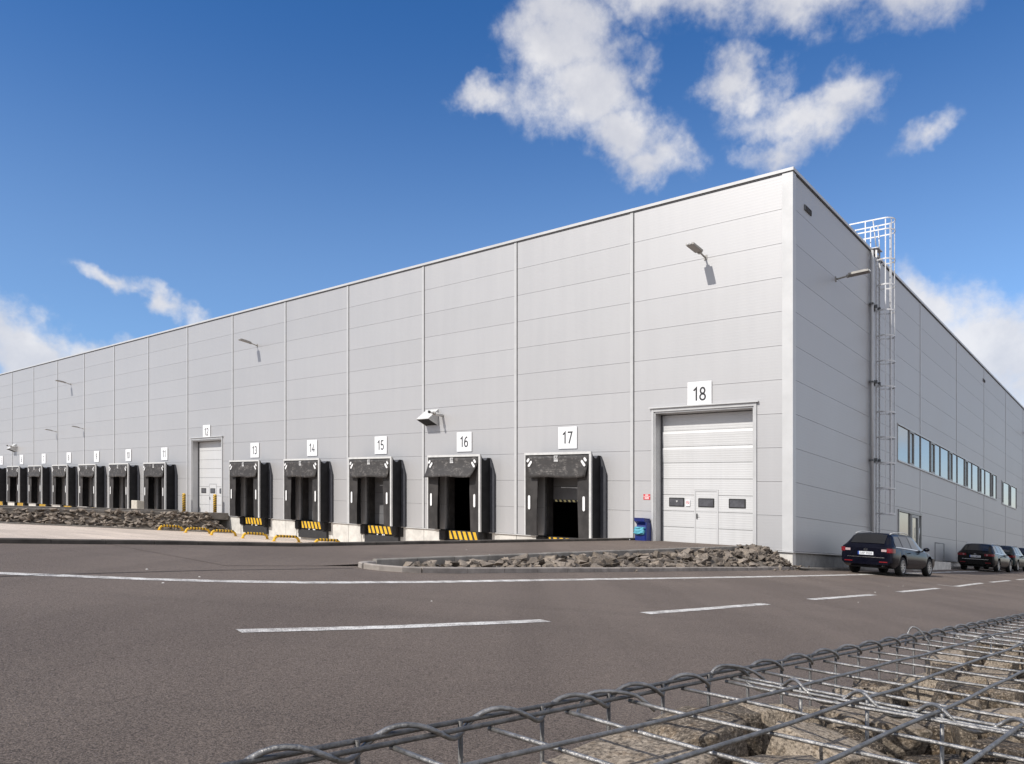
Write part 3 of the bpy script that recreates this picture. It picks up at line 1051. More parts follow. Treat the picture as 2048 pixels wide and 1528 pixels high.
unit = [(2.02, 0), (0.86, 1), (1.325, 0)]
window_units(12.82, 38.05, 4.44, 6.22, [unit]*6)
window_units(40.04, 46.75, 4.31, 6.07, [[(0.7, 1), (2.65, 0)], [(0.7, 1), (2.66, 0)]])
# glazed entrance beside the ladder
mb = MB()
f = M['sash']
z0, z1 = -0.06, 2.22
for p0, p1 in ((12.9, 13.0), (14.98, 15.1), (16.42, 16.55), (17.0, 17.1)):
    mb.box(-0.04, 0.12, -p1, -p0, z0, z1-0.1, f)
mb.box(-0.05, 0.12, -17.1, -12.9, z1-0.098, z1, f)
mb.box(-0.04, 0.1, -17.0, -13.0, z0, z0+0.09, f)
ent = put('entrance_door', mb, hall)
for p0, p1 in ((13.0, 14.98), (16.55, 17.0)):
    mb = MB()
    mb.box(0.02, 0.04, -p1, -p0, z0+0.09, z1-0.1, M['glass'])
    put('pane', mb, ent)
mb = MB()
mb.box(-0.055, 0.06, -15.24, -15.11, 0.04, 2.1, f)
mb.box(-0.055, 0.06, -16.41, -16.28, 0.04, 2.1, f)
mb.box(-0.055, 0.06, -16.279, -15.241, 1.97, 2.1, f)
mb.box(-0.055, 0.06, -16.279, -15.241, 0.04, 0.2, f)
mb.box(0.0, 0.02, -16.279, -15.241, 0.2, 1.97, M['glass'])
mb.tube([(-0.06, -16.34, 1.0), (-0.11, -16.34, 1.0), (-0.11, -16.34, 1.5), (-0.06, -16.34, 1.5)], 0.014, M['chrome'], 6)
put('door_leaf', mb, ent)
mb = MB()
mb.box(-0.85, -0.07, -19.6, -12.2, -0.62, -0.12, M['concrete'], 0.01)
tag(put('doorstep', mb), 'low pale concrete step below the glazed side door', 'doorstep')

# ------------------------------------------------------------------ loading docks
PV = 0.75          # how far the shelter stands out from the wall
def leaf_shape(w, h, n=5):
    """outline of a bar with round ends, w wide and h high, around the origin"""
    r = w/2
    pts = []
    for k in range(n+1):
        a = math.pi*k/n
        pts.append((r*math.cos(a), h/2-r+r*math.sin(a)))
    for k in range(n+1):
        a = math.pi+math.pi*k/n
        pts.append((r*math.cos(a), -h/2+r+r*math.sin(a)))
    return pts

def head_curtain(kind):
    mb = MB()
    nu, nz = 14, 8
    vs = []
    zt, zb = 3.28, 2.37
    for j in range(nz+1):
        t = j/nz
        tap = [0.16, 0.30, 0.12][kind]*max(0, t-0.25)
        left = [0.30, -0.10, 0.22][kind]*max(0, t-0.2)
        for i in range(nu+1):
            s = i/nu*2-1
            u = (s*1.62)
            if s > 0: u -= left*s
            else: u += tap*-s*1.3
            out = [0.06, 0.26, 0.10][kind]*t*t + 0.02*noise.noise((u*2, t*3, kind*5))
            sag = 0.02*math.sin(s*4+kind)*t
            vs.append((u, 0.055+out, zt+(zb-zt)*t+sag))
    n = nu+1
    fs = [(j*n+i, j*n+i+1, (j+1)*n+i+1, (j+1)*n+i) for j in range(nz) for i in range(nu)]
    back = [(a, b-0.02, c) for a, b, c in vs]
    N = len(vs)
    fs2 = [tuple(q+N for q in f)[::-1] for f in fs]
    rim = [i for i in range(n)] + [j*n+nu for j in range(1, nz+1)] + [nz*n+i for i in range(nu-1, -1, -1)] + [j*n for j in range(nz-1, 0, -1)]
    fs3 = [(rim[i], rim[(i+1) % len(rim)], rim[(i+1) % len(rim)]+N, rim[i]+N) for i in range(len(rim))]
    mb.add(vs+back, fs+fs2+fs3, M['scuffed'], True)
    return mb

def flat_shape(pts, fn, m):
    mb = MB()
    mb.add([fn(x, y) for x, y in pts], [tuple(range(len(pts)))], m)
    return mb

dock = root('loading_dock', (DOCKS[0], 0, 0), 'black dock shelter directly under the number 17 sign', 'loading dock', 'loading docks along the hall front')
# frame of pale strips on the front edge
mb = MB()
mb.box(-1.72, 1.72, PV-0.05, PV+0.045, 3.325, 3.42, M['frame'])
mb.box(-1.72, -1.625, PV-0.05, PV+0.04, -0.06, 3.323, M['frame'])
mb.box(1.665, 1.72, PV-0.05, PV+0.04, -0.06, 3.323, M['frame'])
put('frame', mb, dock)
hc = put('head_curtain', head_curtain(0), dock, (0, PV, 0))
for sx, rot in ((1, -1), (-1, 1)):
    for k, (dx, dz, ll) in enumerate(((1.47, 3.10, 0.19), (1.37, 2.95, 0.30))):
        a = R(38)*rot
        pts = [(x*math.cos(a)-y*math.sin(a), x*math.sin(a)+y*math.cos(a)) for x, y in leaf_shape(0.11, ll)]
        fn = lambda x, y, dx=dx, dz=dz, sx=sx: (sx*dx-x, 0.088+0.012*(sx > 0), dz+y)
        mkm = put('reflector', flat_shape(pts, fn, M['white']), hc, fix=False)
mb = MB()
fn = lambda x, y: (-x, 0.086, 3.10+y)
def rect(mb, fn, x0, x1, y0, y1, m):
    mb.add([fn(x0, y0), fn(x1, y0), fn(x1, y1), fn(x0, y1)], [(0, 1, 2, 3)], m)
for q in ((-.10, .10, .155, .175), (-.10, .10, .005, .02), (-.10, -.08, .02, .155), (-.055, -.035, .04, .145), (-.035, 0.0, .04, .06)):
    rect(mb, fn, *q, M['white'])
text(mb, 'S', lambda x, y: fn(x+0.045, y+0.035), 0.11, 0.075, M['white'])
for q in ((-.10, -.06, -.07, -.01), (-.04, .0, -.07, -.01), (.02, .06, -.07, -.01), (.07, .10, -.07, -.01)):
    rect(mb, fn, *q, M['white'])
put('emblem', mb, hc, fix=False)
for s in (1, -1):
    mb = MB()
    x0, x1 = (1.08, 1.66) if s > 0 else (-1.62, -1.03)
    us = [x0+(x1-x0)*i/5 for i in range(6)]
    zs = [-0.06+(3.26+0.06)*i/12 for i in range(13)]
    def sc(a, b, off):
        inner = (a-x0)/(x1-x0) if s < 0 else (x1-a)/(x1-x0)
        return (a + 0.05*inner*math.sin(b*1.3+s)*0.6, PV+off-0.05*inner+0.015*noise.noise((a*3, b*1.5, s)), b)
    mb.grid(us, zs, lambda a, b: sc(a, b, 0.012), M['curtain'])
    mb.grid(us, zs, lambda a, b: sc(a, b, -0.012), M['curtain'])
    sc_o = put('side_curtain', mb, dock, fix=False)
    cx = 1.47 if s > 0 else -1.36
    put('reflector', flat_shape(leaf_shape(0.12, 0.60), lambda x, y: (cx-x, PV+0.030, 1.33+y), M['white']), sc_o, fix=False)
# sides and top of the shelter
for s in (1, -1):
    f = lambda p, q, t: (t, p, q)
    mb = MB()
    mb.prism([(PV-0.052, -0.06), (PV-0.052, 3.40), (0.60, 3.25), (0.46, 3.18), (0.34, 3.20), (0.24, 3.32), (0.03, 3.33), (0.03, -0.06)], f, s*1.70, s*1.66, M['skirt'])
    put('side_cover', mb, dock)
    f = lambda p, q, t: (p, t, q)
    mb = MB()
    mb.prism([(s*1.71, -0.06), (s*1.71, 3.30), (s*1.80, 3.1), (s*1.95, 2.66), (s*1.97, 2.62), (s*1.97, -0.06)], f, 0.022, 0.12, M['flange'])
    put('wall_flange', mb, dock)
f = lambda p, q, t: (t, p, q)
mb = MB()
prof = [(0.70, 3.38), (0.60, 3.245), (0.46, 3.175), (0.34, 3.195), (0.24, 3.315), (0.03, 3.33)]
mb.prism(prof + [(p, q-0.02) for p, q in prof[::-1]], f, -1.66, 1.66, M['flange'])
put('top_cover', mb, dock)
# jamb pads inside, leveller lip, bumpers and pit
mb = MB()
for s in (1, -1):
    mb.box(s*1.3-0.09, s*1.3+0.09, -0.55, -0.21, -0.04, 2.95, M['curtain'])
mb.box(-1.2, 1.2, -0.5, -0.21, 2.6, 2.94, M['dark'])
put('jamb', mb, dock)
mb = MB()
mb.box(-0.95, 0.95, 0.06, 0.10, -0.49, -0.085, M['black'])
lip = put('leveller_lip', mb, dock)
for k in range(-1, 6):
    mb = MB()
    w_ = 0.19
    x0 = -0.80+k*0.33
    sl_ = 0.16
    poly = [(x0-sl_, -0.478), (x0-sl_+w_, -0.478), (x0+w_, -0.095), (x0, -0.095)]
    # leans down towards the viewer's right
    cl = [(min(max(p, -0.94), 0.94), q) for p, q in poly]
    if max(p for p, q in cl)-min(p for p, q in cl) < 0.05:
        continue
    mb.prism(cl, lambda p, q, t: (p, t, q), 0.1005, 0.104, M['yellow'])
    put('stripe', mb, lip)
mb = MB()
mb.box(-1.7, 1.7, -0.2, 0.03, -0.56, -0.062, M['rubber'])
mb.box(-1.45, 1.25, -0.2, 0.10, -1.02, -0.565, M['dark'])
mb.box(-1.72, 1.72, -0.3, -0.05, -1.5, -0.57, M['concrete'])
put('pit_wall', mb, dock)
for s in (1, -1):
    mb = MB()
    mb.box(s*1.26-0.17, s*1.26+0.17, 0.031, 0.24, -0.52, -0.075, M['rubber'], 0.025)
    put('bumper', mb, dock)
mb = MB()
for x in (-0.42, -0.3, 0.12):
    mb.box(x, x+0.08, 0.1, 0.13, -0.56, -0.50, M['white'])
put('leveller_hinge', mb, dock)
# closed inner door, with a pane
def dock_door(z0, mesh_door=False):
    mb = MB()
    zz = z0
    while zz < 2.6:
        mb.box(-1.2, 1.2, -0.62, -0.56, zz+0.008, min(zz+0.56, 2.62), M['dockdoor'])
        zz += 0.565
    if z0 < 0.1:
        mb.box(-0.72, -0.25, -0.56, -0.545, 1.42, 1.72, M['pane'])
    else:
        mb.box(-1.2, 1.2, -0.62, -0.555, z0-0.10, z0+0.005, M['black'])
        for k in range(10):
            x = -1.15+k*0.235
            mb.prism([(x, z0-0.09), (x+0.11, z0-0.09), (x+0.16, z0-0.005), (x+0.05, z0-0.005)], lambda p, q, t: (p, t, q), -0.5545, -0.55, M['paleyellow'])
    return mb
dd_closed = put('inner_door', dock_door(0.0), dock)
me_open = dock_door(1.55).mesh('inner_door')
me_closed = dd_closed.data

curts = [hc.data] + [None, None]
for k in (1, 2):
    me = head_curtain(k).mesh('head_curtain')
    fix_normals(me)
    curts[k] = me
DOCKLABEL = {17: 'black dock shelter under sign seventeen, its inner door half raised', 16: 'black dock shelter under sign sixteen with its front flap bulging out',
             15: 'black dock shelter under sign fifteen with a pale green sheet inside', 14: 'black dock shelter under sign fourteen, two bays right of the rock bank',
             13: 'black dock shelter under sign thirteen, just right of the rock bank', 11: 'black dock shelter under sign eleven, nearest the left bollard',
             10: 'black dock shelter under sign ten with a cream cabinet in front', 9: 'black dock shelter under sign nine, beyond the rock bank',
             8: 'black dock shelter under sign eight, below the pair of small lamps', 7: 'black dock shelter under sign seven, beyond the rock bank',
             6: 'black dock shelter under sign six, below the far exhaust hood', 5: 'black dock shelter under sign five at the far left edge',
             4: 'black dock shelter under sign four, past the left picture edge', 3: 'black dock shelter under sign three, farthest along the front'}
for i, (c, nb) in enumerate(zip(DOCKS, NUMBERS)):
    d = dock if i == 0 else copy_tree(dock)
    d.location = W(c, 0, 0)
    d['label'] = DOCKLABEL[nb]
    if i:
        for ch in d.children:
            if ch.name.startswith('head_curtain'):
                k = 1 if nb == 16 else (2 if nb in (15, 10, 7) else 0)
                ch.data = curts[k]
                if k == 1:
                    for r_ in ch.children:
                        r_.location = L(0, 0.035, 0)
    for ch in list(d.children):
        if ch.name.startswith('inner_door'):
            ch.data = me_open if nb == 17 else me_closed
            if nb in (16, 5, 8):
                bpy.data.objects.remove(ch)
# pallet stack seen in the open dock 17
mb = MB()
for k in range(3):
    mb.box(-0.25, 0.2, -3.6, -2.9, 0.1+k*0.42, 0.42+k*0.42, plain('wrapped_goods', (0.42, 0.52, 0.62), 0.5) if k == 0 else bpy.data.materials['wrapped_goods'], 0.02)
tag(put('goods_stack', mb, at=(8.55, 0, -0.06)), 'stack of wrapped goods in the dark behind dock 17', 'goods stack')
mb = MB()
mb.box(-0.3, 0.3, -0.555, -0.53, 0.0, 1.42, plain('green_sheet', (0.20, 0.24, 0.19), 0.7))
tag(put('sheet_panel', mb, at=(20.95, 0, 0)), 'pale green sheet leaning inside dock 15', 'panel')

# number plates
sgx = {18: (3.43, 5.07), 12: (39.62, 5.02)}
proto_sign = None
WORD = {3: 'three', 4: 'four', 5: 'five', 6: 'six', 7: 'seven', 8: 'eight', 9: 'nine', 10: 'ten', 11: 'eleven', 12: 'twelve', 13: 'thirteen', 14: 'fourteen',
        15: 'fifteen', 16: 'sixteen', 17: 'seventeen', 18: 'eighteen'}
allnum = [(18, 3.43, 5.07)] + [(n, c, 3.655) for n, c in zip(NUMBERS, DOCKS) if n >= 4] + [(12, 39.62, 5.02)]
for nb, u, z in allnum:
    s = str(nb)
    mb = MB()
    mb.box(-0.485, 0.485, 0.004, 0.022, 0.0, 0.92, M['sign'], 0.004)
    o = put('number_sign', mb, at=(u, 0.02, z))
    tag(o, 'white square sign reading %s above its %s door' % (WORD[nb], 'tall grey' if nb in (12, 18) else 'black dock'), 'number sign', 'number signs above the doors')
    mb = MB()
    for ch, x0 in zip(s, ((0.14, -0.13) if len(s) == 2 else (0.0,))):
        digit(mb, ch, lambda x, y, x0=x0: (x0-x, 0.0235, 0.22+y), 0.49, M['ink'])
    put('numeral', mb, o, fix=False)

# red notice left of door 18
mb = MB()
mb.box(-0.15, 0.15, 0.004, 0.012, 0, 0.215, M['sign'])
mb.box(-0.15, 0.15, 0.0125, 0.014, 0.0, 0.125, M['red'])
mb.box(-0.15, 0.15, 0.0125, 0.014, 0.14, 0.215, M['red'])
nt = put('notice', mb, at=(5.67, 0.0, 1.60))
tag(nt, 'small red and white notice on the wall left of door 18', 'notice')
mb = MB()
for k, (z, h, wd) in enumerate(((0.155, 0.045, 0.13), (0.075, 0.03, 0.19), (0.025, 0.03, 0.19))):
    for j in range(5):
        x = -wd/2+wd*j/5
        mb.box(x+0.004, x+wd/5-0.004, 0.0145, 0.0155, z, z+h, M['sign'])
put('lettering', mb, nt)
# no smoking plate on the door
mb = MB()
mb.box(-0.09, 0.09, 0.0, 0.008, 0, 0.24, M['sign'])
ns = put('no_smoking_sign', mb, at=(4.16, -0.445, 1.42))
tag(ns, 'small white no smoking plate on door 18 by its left pane', 'notice')
mb = MB()
ring = [(math.cos(2*math.pi*k/20), math.sin(2*math.pi*k/20)) for k in range(20)]
mb.add([(x*0.065, 0.0095, 0.135+y*0.065) for x, y in ring] + [(x*0.05, 0.0095, 0.135+y*0.05) for x, y in ring],
       [(k, (k+1) % 20, 20+(k+1) % 20, 20+k) for k in range(20)], M['red'])
mb.add([(-.045, .0095, .095), (-.035, .0095, .087), (.045, .0095, .175), (.035, .0095, .183)], [(0, 1, 2, 3)], M['red'])
mb.add([(-.035, .009, .128), (.035, .009, .128), (.035, .009, .142), (-.035, .009, .142)], [(0, 1, 2, 3)], M['ink'])
put('pictogram', mb, ns, fix=False)

# ------------------------------------------------------------------ wall fittings
def wall_lamp(at, label, side=False, k=1.0, group='wall lamps'):
    r = root('wall_lamp', at, label, 'wall lamp', group)
    P = (lambda a, o, z: (-o*k, -a*k, z*k)) if side else (lambda a, o, z: (a*k, o*k, z*k))
    def bx(mb, a0, a1, o0, o1, z0, z1, m, tilt=0.06):
        q = [P(a, o, z+tilt*(o-0.45)) for z in (z0, z1) for a, o in ((a0, o0), (a1, o0), (a1, o1), (a0, o1))]
        mb.add(q, [(0, 3, 2, 1), (4, 5, 6, 7), (0, 1, 5, 4), (1, 2, 6, 5), (2, 3, 7, 6), (3, 0, 4, 7)], m)
    mb = MB()
    mb.add([P(*q) for q in ((-.06, .002, -.09), (.06, .002, -.09), (.06, .002, .09), (-.06, .002, .09), (-.06, .03, -.09), (.06, .03, -.09), (.06, .03, .09), (-.06, .03, .09))],
           [(0, 3, 2, 1), (4, 5, 6, 7), (0, 1, 5, 4), (1, 2, 6, 5), (2, 3, 7, 6), (3, 0, 4, 7)], M['lamp'])
    mb.tube([P(0, .02, 0), P(0, .12, .0), P(0, .30, .03), P(0, .50, .05)], 0.034*k, M['lamp'], 8)
    put('bracket', mb, r)
    mb = MB()
    bx(mb, -.07, .07, .40, .52, .0, .085, M['lamp'])
    bx(mb, -.155, .155, .50, 1.22, .03, .10, M['lamp'])
    bx(mb, -.12, .12, .60, 1.12, .1, .125, M['lamp'])
    for a0 in (-.09, .02):
        bx(mb, a0, a0+.07, 1.221, 1.25, .045, .09, M['coping'])
    put('housing', mb, r)
    mb = MB()
    bx(mb, -.125, .125, .55, 1.18, .024, .03, M['lens'])
    put('lens', mb, r)
    return r

wall_lamp((3.2, 0, 10.52), 'flat street style lamp high above door 18')
wall_lamp((33.4, 0, 10.6), 'flat lamp high on the front wall above sign thirteen')
wall_lamp((63.2, 0, 10.5), 'flat lamp high on the front wall above sign eight, higher than the two small lamps')
wall_lamp((60.5, 0, 6.53), 'small dark lamp above sign nine, right one of the small pair', False, 0.75)
wall_lamp((66.6, 0, 6.5), 'small dark lamp above sign eight, left one of the small pair', False, 0.75)
wall_lamp((0, -4.35, 10.45), 'flat lamp on the shaded side wall left of the ladder', True)
wall_lamp((0, -50.6, 10.95), 'flat lamp far along the shaded side wall at the picture edge', True)

def exhaust(at, label):
    r = root('exhaust_hood', at, label, 'exhaust hood', 'exhaust hoods on the front wall')
    mb = MB()
    tri = [(0.0, 0.0), (0.0, 0.80), (0.66, 0.24)]
    a, b = -0.43, 0.43
    # sloping roof, two cheeks, open underside with a dark grille set in
    mb.add([(a, 0.004, .80), (b, 0.004, .80), (b, .68, .24), (a, .68, .24), (a, 0.004, .775), (b, 0.004, .775), (b, .655, .225), (a, .655, .225)],
           [(0, 1, 2, 3), (4, 7, 6, 5), (0, 4, 5, 1), (2, 6, 7, 3), (0, 3, 7, 4), (1, 5, 6, 2)], M['frame'])
    for x in (a, b-0.012):
        mb.prism([(0.004, 0.0), (0.004, .773), (0.65, .222)], lambda p, q, t: (t, p, q), x, x+0.012, M['frame'])
    put('hood', mb, r)
    mb = MB()
    for k in range(7):
        t0 = k/7
        p, q = 0.64*t0+0.02, 0.215*t0+0.02
        mb.box(a+0.014, b-0.014, p, p+0.05, q+0.012, q+0.022, M['black'])
    mb.add([(a+.014, 0.006, .03), (b-.014, 0.006, .03), (b-.014, .62, .235), (a+.014, .62, .235)], [(0, 1, 2, 3)], M['dark'])
    put('grille', mb, r)
    return r
def pipe(at, label):
    mb = MB()
    mb.tube([(0, 0.0, 0), (0, 0.55, 0.03)], 0.075, M['frame'], 12)
    mb.tube([(0, 0.55, 0.03), (0, 0.62, 0.033)], 0.09, M['lamp'], 12)
    mb.tube([(0, 0.62, 0.033), (0, 0.86, 0.046)], [0.05, 0.045], M['frame'], 10)
    mb.tube([(0, 0.86, 0.046), (0.0, 0.93, 0.05)], 0.065, M['black'], 10)
    o = put('vent_pipe', mb, at=at)
    return tag(o, label, 'pipe', 'pipes beside the exhaust hoods')
exhaust((17.7, 0, 4.96), 'grey wedge shaped exhaust hood above dock 16')
pipe((16.97, 0, 5.42), 'short grey pipe stub beside the exhaust hood above dock 16')
exhaust((77.5, 0, 4.9), 'grey wedge shaped exhaust hood near dock 6 at far left')
pipe((76.77, 0, 5.36), 'short grey pipe stub beside the far left exhaust hood')

for v, z, lb in ((1.42, 12.04, 'small dark vent high on the side wall next to the corner'), (33.4, 12.05, 'small dark vent high on the side wall beyond the ladder')):
    mb = MB()
    mb.box(-0.035, -0.002, -0.33, 0.33, -0.1, 0.1, M['winframe'], 0.01)
    for k in range(4):
        mb.box(-0.05, -0.036, -0.28, 0.28, -0.08+k*0.042, -0.06+k*0.042, M['gap'])
    tag(put('wall_vent', mb, at=(0, -v, z)), lb, 'vent', 'vents high on the side wall')

# ------------------------------------------------------------------ caged ladder on the side wall
LN = 9.05
lad = root('caged_ladder', (0, -LN, 0), 'galvanised caged ladder up the shaded side wall to the roof', 'ladder')
st = M['steel']
for dn in (-0.23, 0.23):
    mb = MB()
    mb.box(-0.235, -0.165, -dn-0.013, -dn+0.013, -0.25, 13.0, st)
    # rail bends back over the roof edge
    mb.tube([(-0.2, -dn, 13.0), (-0.17, -dn*1.3, 13.45), (-0.1, -dn*1.5, 14.2)], 0.025, st, 6)
    put('stringer', mb, lad)
mb0 = MB()
mb0.tube([(-0.2, -0.215, 0), (-0.2, 0.215, 0)], 0.014, st, 6)
me_r = mb0.mesh('rung')
z = 0.0
while z < 13.0:
    link('rung', me_r, lad, (0, 0, z))
    z += 0.28
RC = 0.36
def hoop_pts(closed=False, lo=-0.2):
    pts = [(lo, -0.26, 0)]
    pts += [(-0.52-RC*math.sin(a)*1.0, -RC*math.cos(a), 0) for a in [math.pi*k/14 for k in range(15)]]
    pts += [(lo, 0.26, 0)]
    return pts
def band(pts, hgt, t, m):
    mb = MB()
    vs, fs = [], []
    n = len(pts)
    for i, p in enumerate(pts):
        p = Vector(p)
        d = Vector(pts[min(i+1, n-1)])-Vector(pts[max(i-1, 0)])
        nn = Vector((-d.y, d.x, 0)).normalized()*t/2
        for sx, zz in ((-1, -hgt/2), (1, -hgt/2), (1, hgt/2), (-1, hgt/2)):
            q = p+nn*sx
            vs.append((q.x, q.y, p.z+zz))
    for i in range(n-1):
        for k in range(4):
            k2 = (k+1) % 4
            fs.append((i*4+k, i*4+k2, i*4+4+k2, i*4+4+k))
    fs += [(0, 1, 2, 3), (n*4-4, n*4-3, n*4-2, n*4-1)]
    mb.add(vs, fs, m)
    return mb
me_h = band(hoop_pts(), 0.06, 0.012, st).mesh('hoop')
fix_normals(me_h)
HOOPS = [1.78+1.07*k for k in range(11)]
for z in HOOPS:
    link('hoop', me_h, lad, (0, 0, z))
for z in (14.18, 13.72):
    pts = [(0.85, -0.37, 0)] + hoop_pts(lo=0.0)[1:-1] + [(0.85, 0.37, 0)]
    put('hoop', band(pts, 0.055, 0.012, st), lad, (0, 0, z))
for a in (12, 51, 90, 129, 168):
    q = R(a)
    mb = MB()
    p = Vector((-0.52-(RC-0.012)*math.sin(q), -(RC-0.012)*math.cos(q), 0))
    tdir = Vector((-math.cos(q), math.sin(q), 0))
    nd = Vector((math.sin(q), math.cos(q), 0))
    vs = []
    for zz in (1.75, 14.2):
        for sx, sy in ((-1, -1), (1, -1), (1, 1), (-1, 1)):
            k = p+tdir*0.022*sx+nd*0.005*sy
            vs.append((k.x, k.y, zz))
    mb.add(vs, [(0, 3, 2, 1), (4, 5, 6, 7), (0, 1, 5, 4), (1, 2, 6, 5), (2, 3, 7, 6), (3, 0, 4, 7)], st)
    put('cage_bar', mb, lad)
for s in (-1, 1):
    mb = MB()
    for x in (0.2, 0.83):
        mb.box(x-0.022, x+0.022, s*0.37-0.008, s*0.37+0.008, 12.995, 14.2, st)
    put('roof_rail', mb, lad)
mb = MB()
mb.box(-0.3, 0.5, -0.32, 0.32, 13.0, 13.03, st)
put('step_plate', mb, lad)
for z in (0.55, 4.05, 7.35, 10.55):
    mb = MB()
    for dn in (-0.23, 0.23):
        mb.box(-0.25, -0.021, -dn-0.03, -dn+0.03, z-0.07, z+0.07, M['winframe'])
    mb.box(-0.06, -0.021, -0.42, 0.42, z-0.05, z+0.05, M['winframe'])
    put('wall_bracket', mb, lad)
mb = MB()
mb.tube([(-0.12, -8.52, -0.3), (-0.12, -8.52, 12.84)], 0.06, M['trim'], 10)
for z in (0.5, 4.0, 7.3, 10.6):
    mb.box(-0.19, -0.021, -8.6, -8.44, z-0.03, z+0.03, M['winframe'])
tag(put('downpipe', mb), 'pale grey rain pipe on the side wall left of the ladder', 'downpipe')

# steel hoop frame by the side wall, behind the first car
mb = MB()
pts = [(0, 0, -0.5), (0, 0, 0.82), (0, -1.9, 0.82), (0, -1.9, -0.5)]
for p, q in zip(pts, pts[1:]):
    mb.tube([p, q], 0.022, M['winframe'], 8)
tag(put('barrier_frame', mb, at=(-0.62, -17.2, 0)), 'thin dark steel hoop frame standing by the side wall between cars', 'barrier')

# ------------------------------------------------------------------ yard furniture
def hoop_barrier(u, label):
    r = root('hoop_barrier', (u, 4.47, YARD), label, 'hoop barrier', 'yellow and black hoop barriers in the yard')
    h, ln, rd = 0.27, 1.42, 0.066
    a = ln/2
    mb = MB()
    pts = [(0, a, 0), (0, a-0.02, 0.08)]
    for k in range(6):
        t = R(90*k/5)
        pts.append((0, a-0.02-0.22*(1-math.cos(t))-0.05*k/5, 0.08+(h-0.08)*math.sin(t)))
    full = pts + [(0, -p[1], p[2]) for p in pts[::-1]]
    mb.tube(full, rd, M['yellow'], 10)
    put('tube', mb, r)
    n = 7
    for k in range(n):
        y = -0.52+1.04*k/(n-1)
        mb = MB()
        mb.tube([(0, y-0.035, h), (0, y+0.035, h)], rd+0.003, M['black'], 10, True)
        put('band', mb, r)
    mb = MB()
    for y in (a, -a):
        mb.box(-0.1, 0.1, y-0.1, y+0.1, 0.001, 0.015, M['yellow'])
    put('foot_plate', mb, r)
    return r
HB = [(35.4, 'hoop barrier at the left end of the row by the rock bank'), (32.2, 'second hoop barrier, in front of the rock bank end'),
      (29.35, 'third hoop barrier, in front of the dock 13 pier'), (26.2, 'fourth hoop barrier, in front of dock 13'),
      (23.35, 'fifth hoop barrier, in front of the pier between docks 13 and 14'), (20.0, 'last hoop barrier, half hidden by the kerb by dock 14')]
h0 = None
for u, lb in HB:
    if h0 is None:
        h0 = hoop_barrier(u, lb)
    else:
        c = copy_tree(h0)
        c.location = W(u, 4.47, YARD)
        c['label'] = lb

def bollard(u, label):
    r = root('bollard', (u, 0.55, -0.03), label, 'bollard', 'striped bollards beside door 12')
    mb = MB()
    mb.tube([(0, 0, 0), (0, 0, 1.26), (0, 0, 1.31)], [0.11, 0.11, 0.07], M['yellow'], 12)
    put('post', mb, r)
    for k in range(10):
        mb = MB()
        z0 = 0.08+k*0.12
        vs, fs = [], []
        n = 12
        for i in range(n+1):
            q = 2*math.pi*i/n
            sl_ = 0.07*math.cos(q)
            for dz in (0, 0.055):
                vs.append((0.1125*math.cos(q), 0.1125*math.sin(q), z0+dz+sl_*0.7+0.03))
        for i in range(n):
            fs.append((2*i, 2*i+2, 2*i+3, 2*i+1))
        mb.add(vs, fs, M['black'], True)
        put('band', mb, r)
    return r
b0 = bollard(41.72, 'yellow and black bollard left of door 12')
b1 = copy_tree(b0)
b1.location = W(37.55, 0.55, -0.03)
b1['label'] = 'yellow and black bollard in front of the right edge of door 12'

mb = MB()
mb.box(-0.45, 0.45, -0.25, 0.25, 0, 0.62, M['cream'], 0.02)
cab = tag(put('cabinet', mb, at=(45.3, 2.1, -0.02)), 'small cream cabinet standing in front of dock 10', 'cabinet')
mb = MB()
mb.box(-0.42, 0.42, 0.2505, 0.26, 0.05, 0.57, plain('cabinet_door', (0.52, 0.48, 0.41), 0.6))
put('door', mb, cab)

# waste bin with a bag, left of door 18
wb = root('waste_bin', (5.72, 0.27, 0.0), 'dark blue waste bin with hooded top left of door 18', 'waste bin')
mb = MB()
side = [(-0.2, 0.0), (0.16, 0.0), (0.19, 0.42), (0.06, 0.48), (0.03, 0.62), (0.20, 0.74), (0.22, 0.84), (-0.2, 0.84)]
mb.prism(side, lambda p, q, t: (t, p, q), -0.22, 0.22, M['bin'])
put('body', mb, wb)
mb = MB()
mb.box(-0.24, 0.24, -0.22, 0.24, 0.842, 0.87, M['bin'], 0.01)
put('lid', mb, wb)
mb = MB()
mb.box(-0.27, -0.225, -0.2, 0.14, 0.0, 0.7, M['bin'], 0.01)
put('side_post', mb, wb)
mb = MB()
vs, fs = [], []
for j in range(7):
    for i in range(16):
        q = 2*math.pi*i/16
        sw = (0.30, 0.33, 0.32, 0.31, 0.29, 0.30, 0.26)[j]
        nz = noise.noise((i*0.9, j*0.8, 3))*0.05
        ca, sa = math.cos(q), math.sin(q)
        kx = (abs(ca)**0.6)*(1 if ca > 0 else -1)
        ky = (abs(sa)**0.6)*(1 if sa > 0 else -1)
        vs.append(((0.245+nz)*kx*sw/0.30, 0.02+(0.235+nz)*ky*sw/0.30, 0.24+j*0.048+nz*0.5))
for j in range(6):
    for i in range(16):
        fs.append((j*16+i, j*16+(i+1) % 16, j*16+16+(i+1) % 16, j*16+16+i))
mb.add(vs, fs, M['bag'])
tag(put('bag', mb, at=(5.74, 0.27, 0.0)), 'crumpled cyan plastic bag hung round the blue bin', 'bag')
mb = MB()
mb.tube([(0, 0, 0), (0, 0, 0.03), (0, 0, 0.055)], [0.03, 0.05, 0.02], M['white'], 8)
tag(put('paper_cup', mb, at=(6.0, 0.75, apron_z(.75))), 'crumpled white cup on the ground by the blue bin', 'litter')

